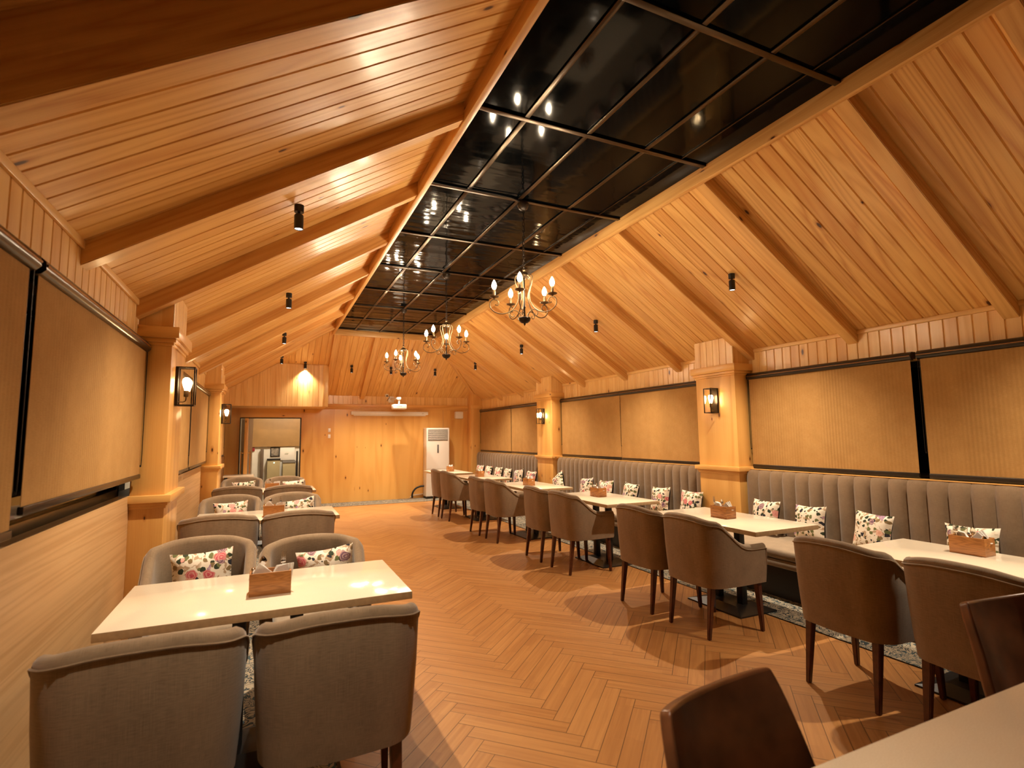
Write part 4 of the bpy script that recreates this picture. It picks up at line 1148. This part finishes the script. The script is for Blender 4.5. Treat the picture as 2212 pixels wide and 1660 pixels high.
mb = MB(); mb.tube(smooth_path([(3.53, 12.90, 0.29), (3.43, 12.90, 0.285), (3.32, 12.90, 0.24), (3.25, 12.90, 0.15), (3.235, 12.91, 0.06), (3.25, 12.93, 0.03)], 6), 0.022, 12)
tag(mb.build('hose', M['rubber']), 'black curved hose left of the air conditioner', 'hose')
mb = MB(); mb.tube(smooth_path([(3.53, 12.965, 0.10), (3.40, 12.965, 0.085), (3.26, 12.965, 0.07), (3.20, 12.965, 0.02)], 6), 0.012, 10)
tag(mb.build('drain_pipe', M['white_plastic']), 'thin white drain pipe low beside the air conditioner', 'pipe')

# ---------------- projector, screen and small wall fittings
ps = thing('projection_screen', 'white rolled up projection screen housing on the back wall', 'screen', (2.70, 12.96, 2.07))
mb = MB(); mb.box((-0.93, -0.05, -0.035), (0.93, 0.04, 0.045), 0.008, 0); mb.build('housing', M['white_plastic'], ps)
mb = MB(); mb.box((-0.87, -0.03, -0.06), (0.87, -0.01, -0.035), 0.004, 0); mb.build('weight_bar', M['white_plastic'], ps)
mb = MB(); mb.box((0.77, -0.053, -0.004), (0.82, -0.049, 0.002)); mb.build('badge', M['grey'], ps)
pj = thing('projector', 'white projector on a wall bracket under the end slope', 'projector', (2.75, 12.25, 2.20))
mb = MB(); mb.box((-0.155, -0.12, -0.06), (0.155, 0.12, 0.05), 0.02, 0, 3); mb.build('body', M['white_plastic'], pj)
mb = MB(); mb.lathe([(0.035, 0), (0.035, 0.03), (0.028, 0.03), (0.0, 0.02)], 18, cap1=False); ln_ = mb.build('lens', M['grey'], pj); ln_.location = (0.08, 0.15, 0.0); ln_.rotation_euler = (PI/2, 0, 0)
mb = MB()
for k in range(5): mb.box((-0.08+k*0.026, -0.1215, -0.01), (-0.066+k*0.026, -0.119, 0.012))
mb.build('ports', M['grey'], pj)
mb = MB(); mb.tube([(0.0, 0, 0.05), (0.0, 0, 0.17)], 0.022, 12); mb.box((-0.05, -0.04, 0.16), (0.04, 0.04, 0.22), 0.01); mb.tube([(-0.02, 0.03, 0.19), (-0.04, 0.70, 0.22)], 0.022, 12); mb.build('bracket', M['white_plastic'], pj)
mb = MB(); mb.box((2.655, YB-0.014, 2.34), (2.795, YB, 2.53), 0.004); tag(mb.build('wall_plate', M['white_plastic']), 'white square plate on the wall behind the projector', 'plate')
cc = thing('security_camera', 'small white dome camera on the end slope left of the projector', 'camera', (2.60, 12.93, 2.53))
mb = MB(); mb.lathe([(0.02, 0.04), (0.04, 0.03), (0.045, 0.02), (0.05, -0.01), (0.04, -0.045), (0.02, -0.062), (0, -0.065)], 18, (0, 0, 0), cap1=False); mb.build('dome', M['white_plastic'], cc)
mb = MB(); mb.lathe([(0.018, 0), (0.018, 0.012), (0, 0.012)], 14, cap1=False); q = mb.build('lens', M['dark'], cc); q.location = (0.0, -0.038, -0.035); q.rotation_euler = (PI/2+0.5, 0, 0)
mb = MB(); mb.tube(smooth_path([(0.04, 0.03, -0.02), (0.07, 0.02, -0.07), (0.03, 0.02, -0.12), (0.01, 0.02, -0.16)], 4), 0.006, 6); mb.build('pigtail', M['iron'], cc)
sb = thing('wall_speaker', 'white rounded speaker on the back wall right of the screen', 'speaker', (4.45, 12.99, 2.04))
mb = MB(); mb.box((-0.105, -0.10, -0.09), (0.105, 0.01, 0.09), 0.025, 2, 4); mb.build('body', M['white_plastic'], sb)
mb = MB(); mb.lathe([(0.012, 0), (0.012, 0.006), (0, 0.008)], 10, (0, -0.06, -0.096)); mb.build('sensor', M['chrome'], sb)
for z, lab in ((1.63, 'upper of two white switch plates on the back wall'), (1.49, 'lower of two white switch plates on the back wall')):
    s_ = thing('light_switch', lab, 'switch', (1.298, YB, z), 0, 'switch plates on the back wall')
    mb = MB(); mb.box((-0.027, -0.010, 0), (0.027, 0, 0.085), 0.003); mb.build('plate', M['white_plastic'], s_)
    mb = MB(); mb.box((-0.012, -0.014, 0.022), (0.012, -0.009, 0.062), 0.002); mb.build('rocker', M['ac_white'], s_)

# ---------------- world, camera
w = bpy.data.worlds.new('night'); sc.world = w; w.use_nodes = True
w.node_tree.nodes['Background'].inputs[0].default_value = rgb(0.010, 0.012, 0.018)
w.node_tree.nodes['Background'].inputs[1].default_value = 0.3

cam = bpy.data.cameras.new('camera'); co = bpy.data.objects.new('camera', cam); COL.objects.link(co)
F_PX = 1142.97
cam.sensor_width = 36.0; cam.lens = F_PX/2212*36.0; cam.clip_start = 0.05
yaw, pitch, roll = math.radians(24.73449281), math.radians(5.57619643), math.radians(-0.64305915)
fwd = Vector((math.sin(yaw)*math.cos(pitch), math.cos(yaw)*math.cos(pitch), math.sin(pitch)))
right = Vector((math.cos(yaw), -math.sin(yaw), 0)); up = right.cross(fwd)
r2_ = right*math.cos(roll)+up*math.sin(roll); u2_ = -right*math.sin(roll)+up*math.cos(roll)
mt = Matrix((r2_, u2_, -fwd)).transposed().to_4x4(); mt.translation = (0, 0, 1.5)
co.matrix_world = mt
cam.dof.use_dof = True; cam.dof.focus_distance = 5.0; cam.dof.aperture_fstop = 2.8
sc.camera = co

sc.view_settings.view_transform = 'Standard'; sc.view_settings.look = 'None'
sc.view_settings.exposure = -0.25; sc.view_settings.gamma = 1.0
try: sc.view_settings.use_curve_mapping = False
except Exception: pass
cy = sc.cycles
cy.max_bounces = 7; cy.diffuse_bounces = 4; cy.glossy_bounces = 3; cy.transparent_max_bounces = 12
cy.sample_clamp_indirect = 6.0; cy.caustics_reflective = False; cy.caustics_refractive = False
cy.use_denoising = True
cy.use_adaptive_sampling = True; cy.adaptive_threshold = 0.06; cy.adaptive_min_samples = 20
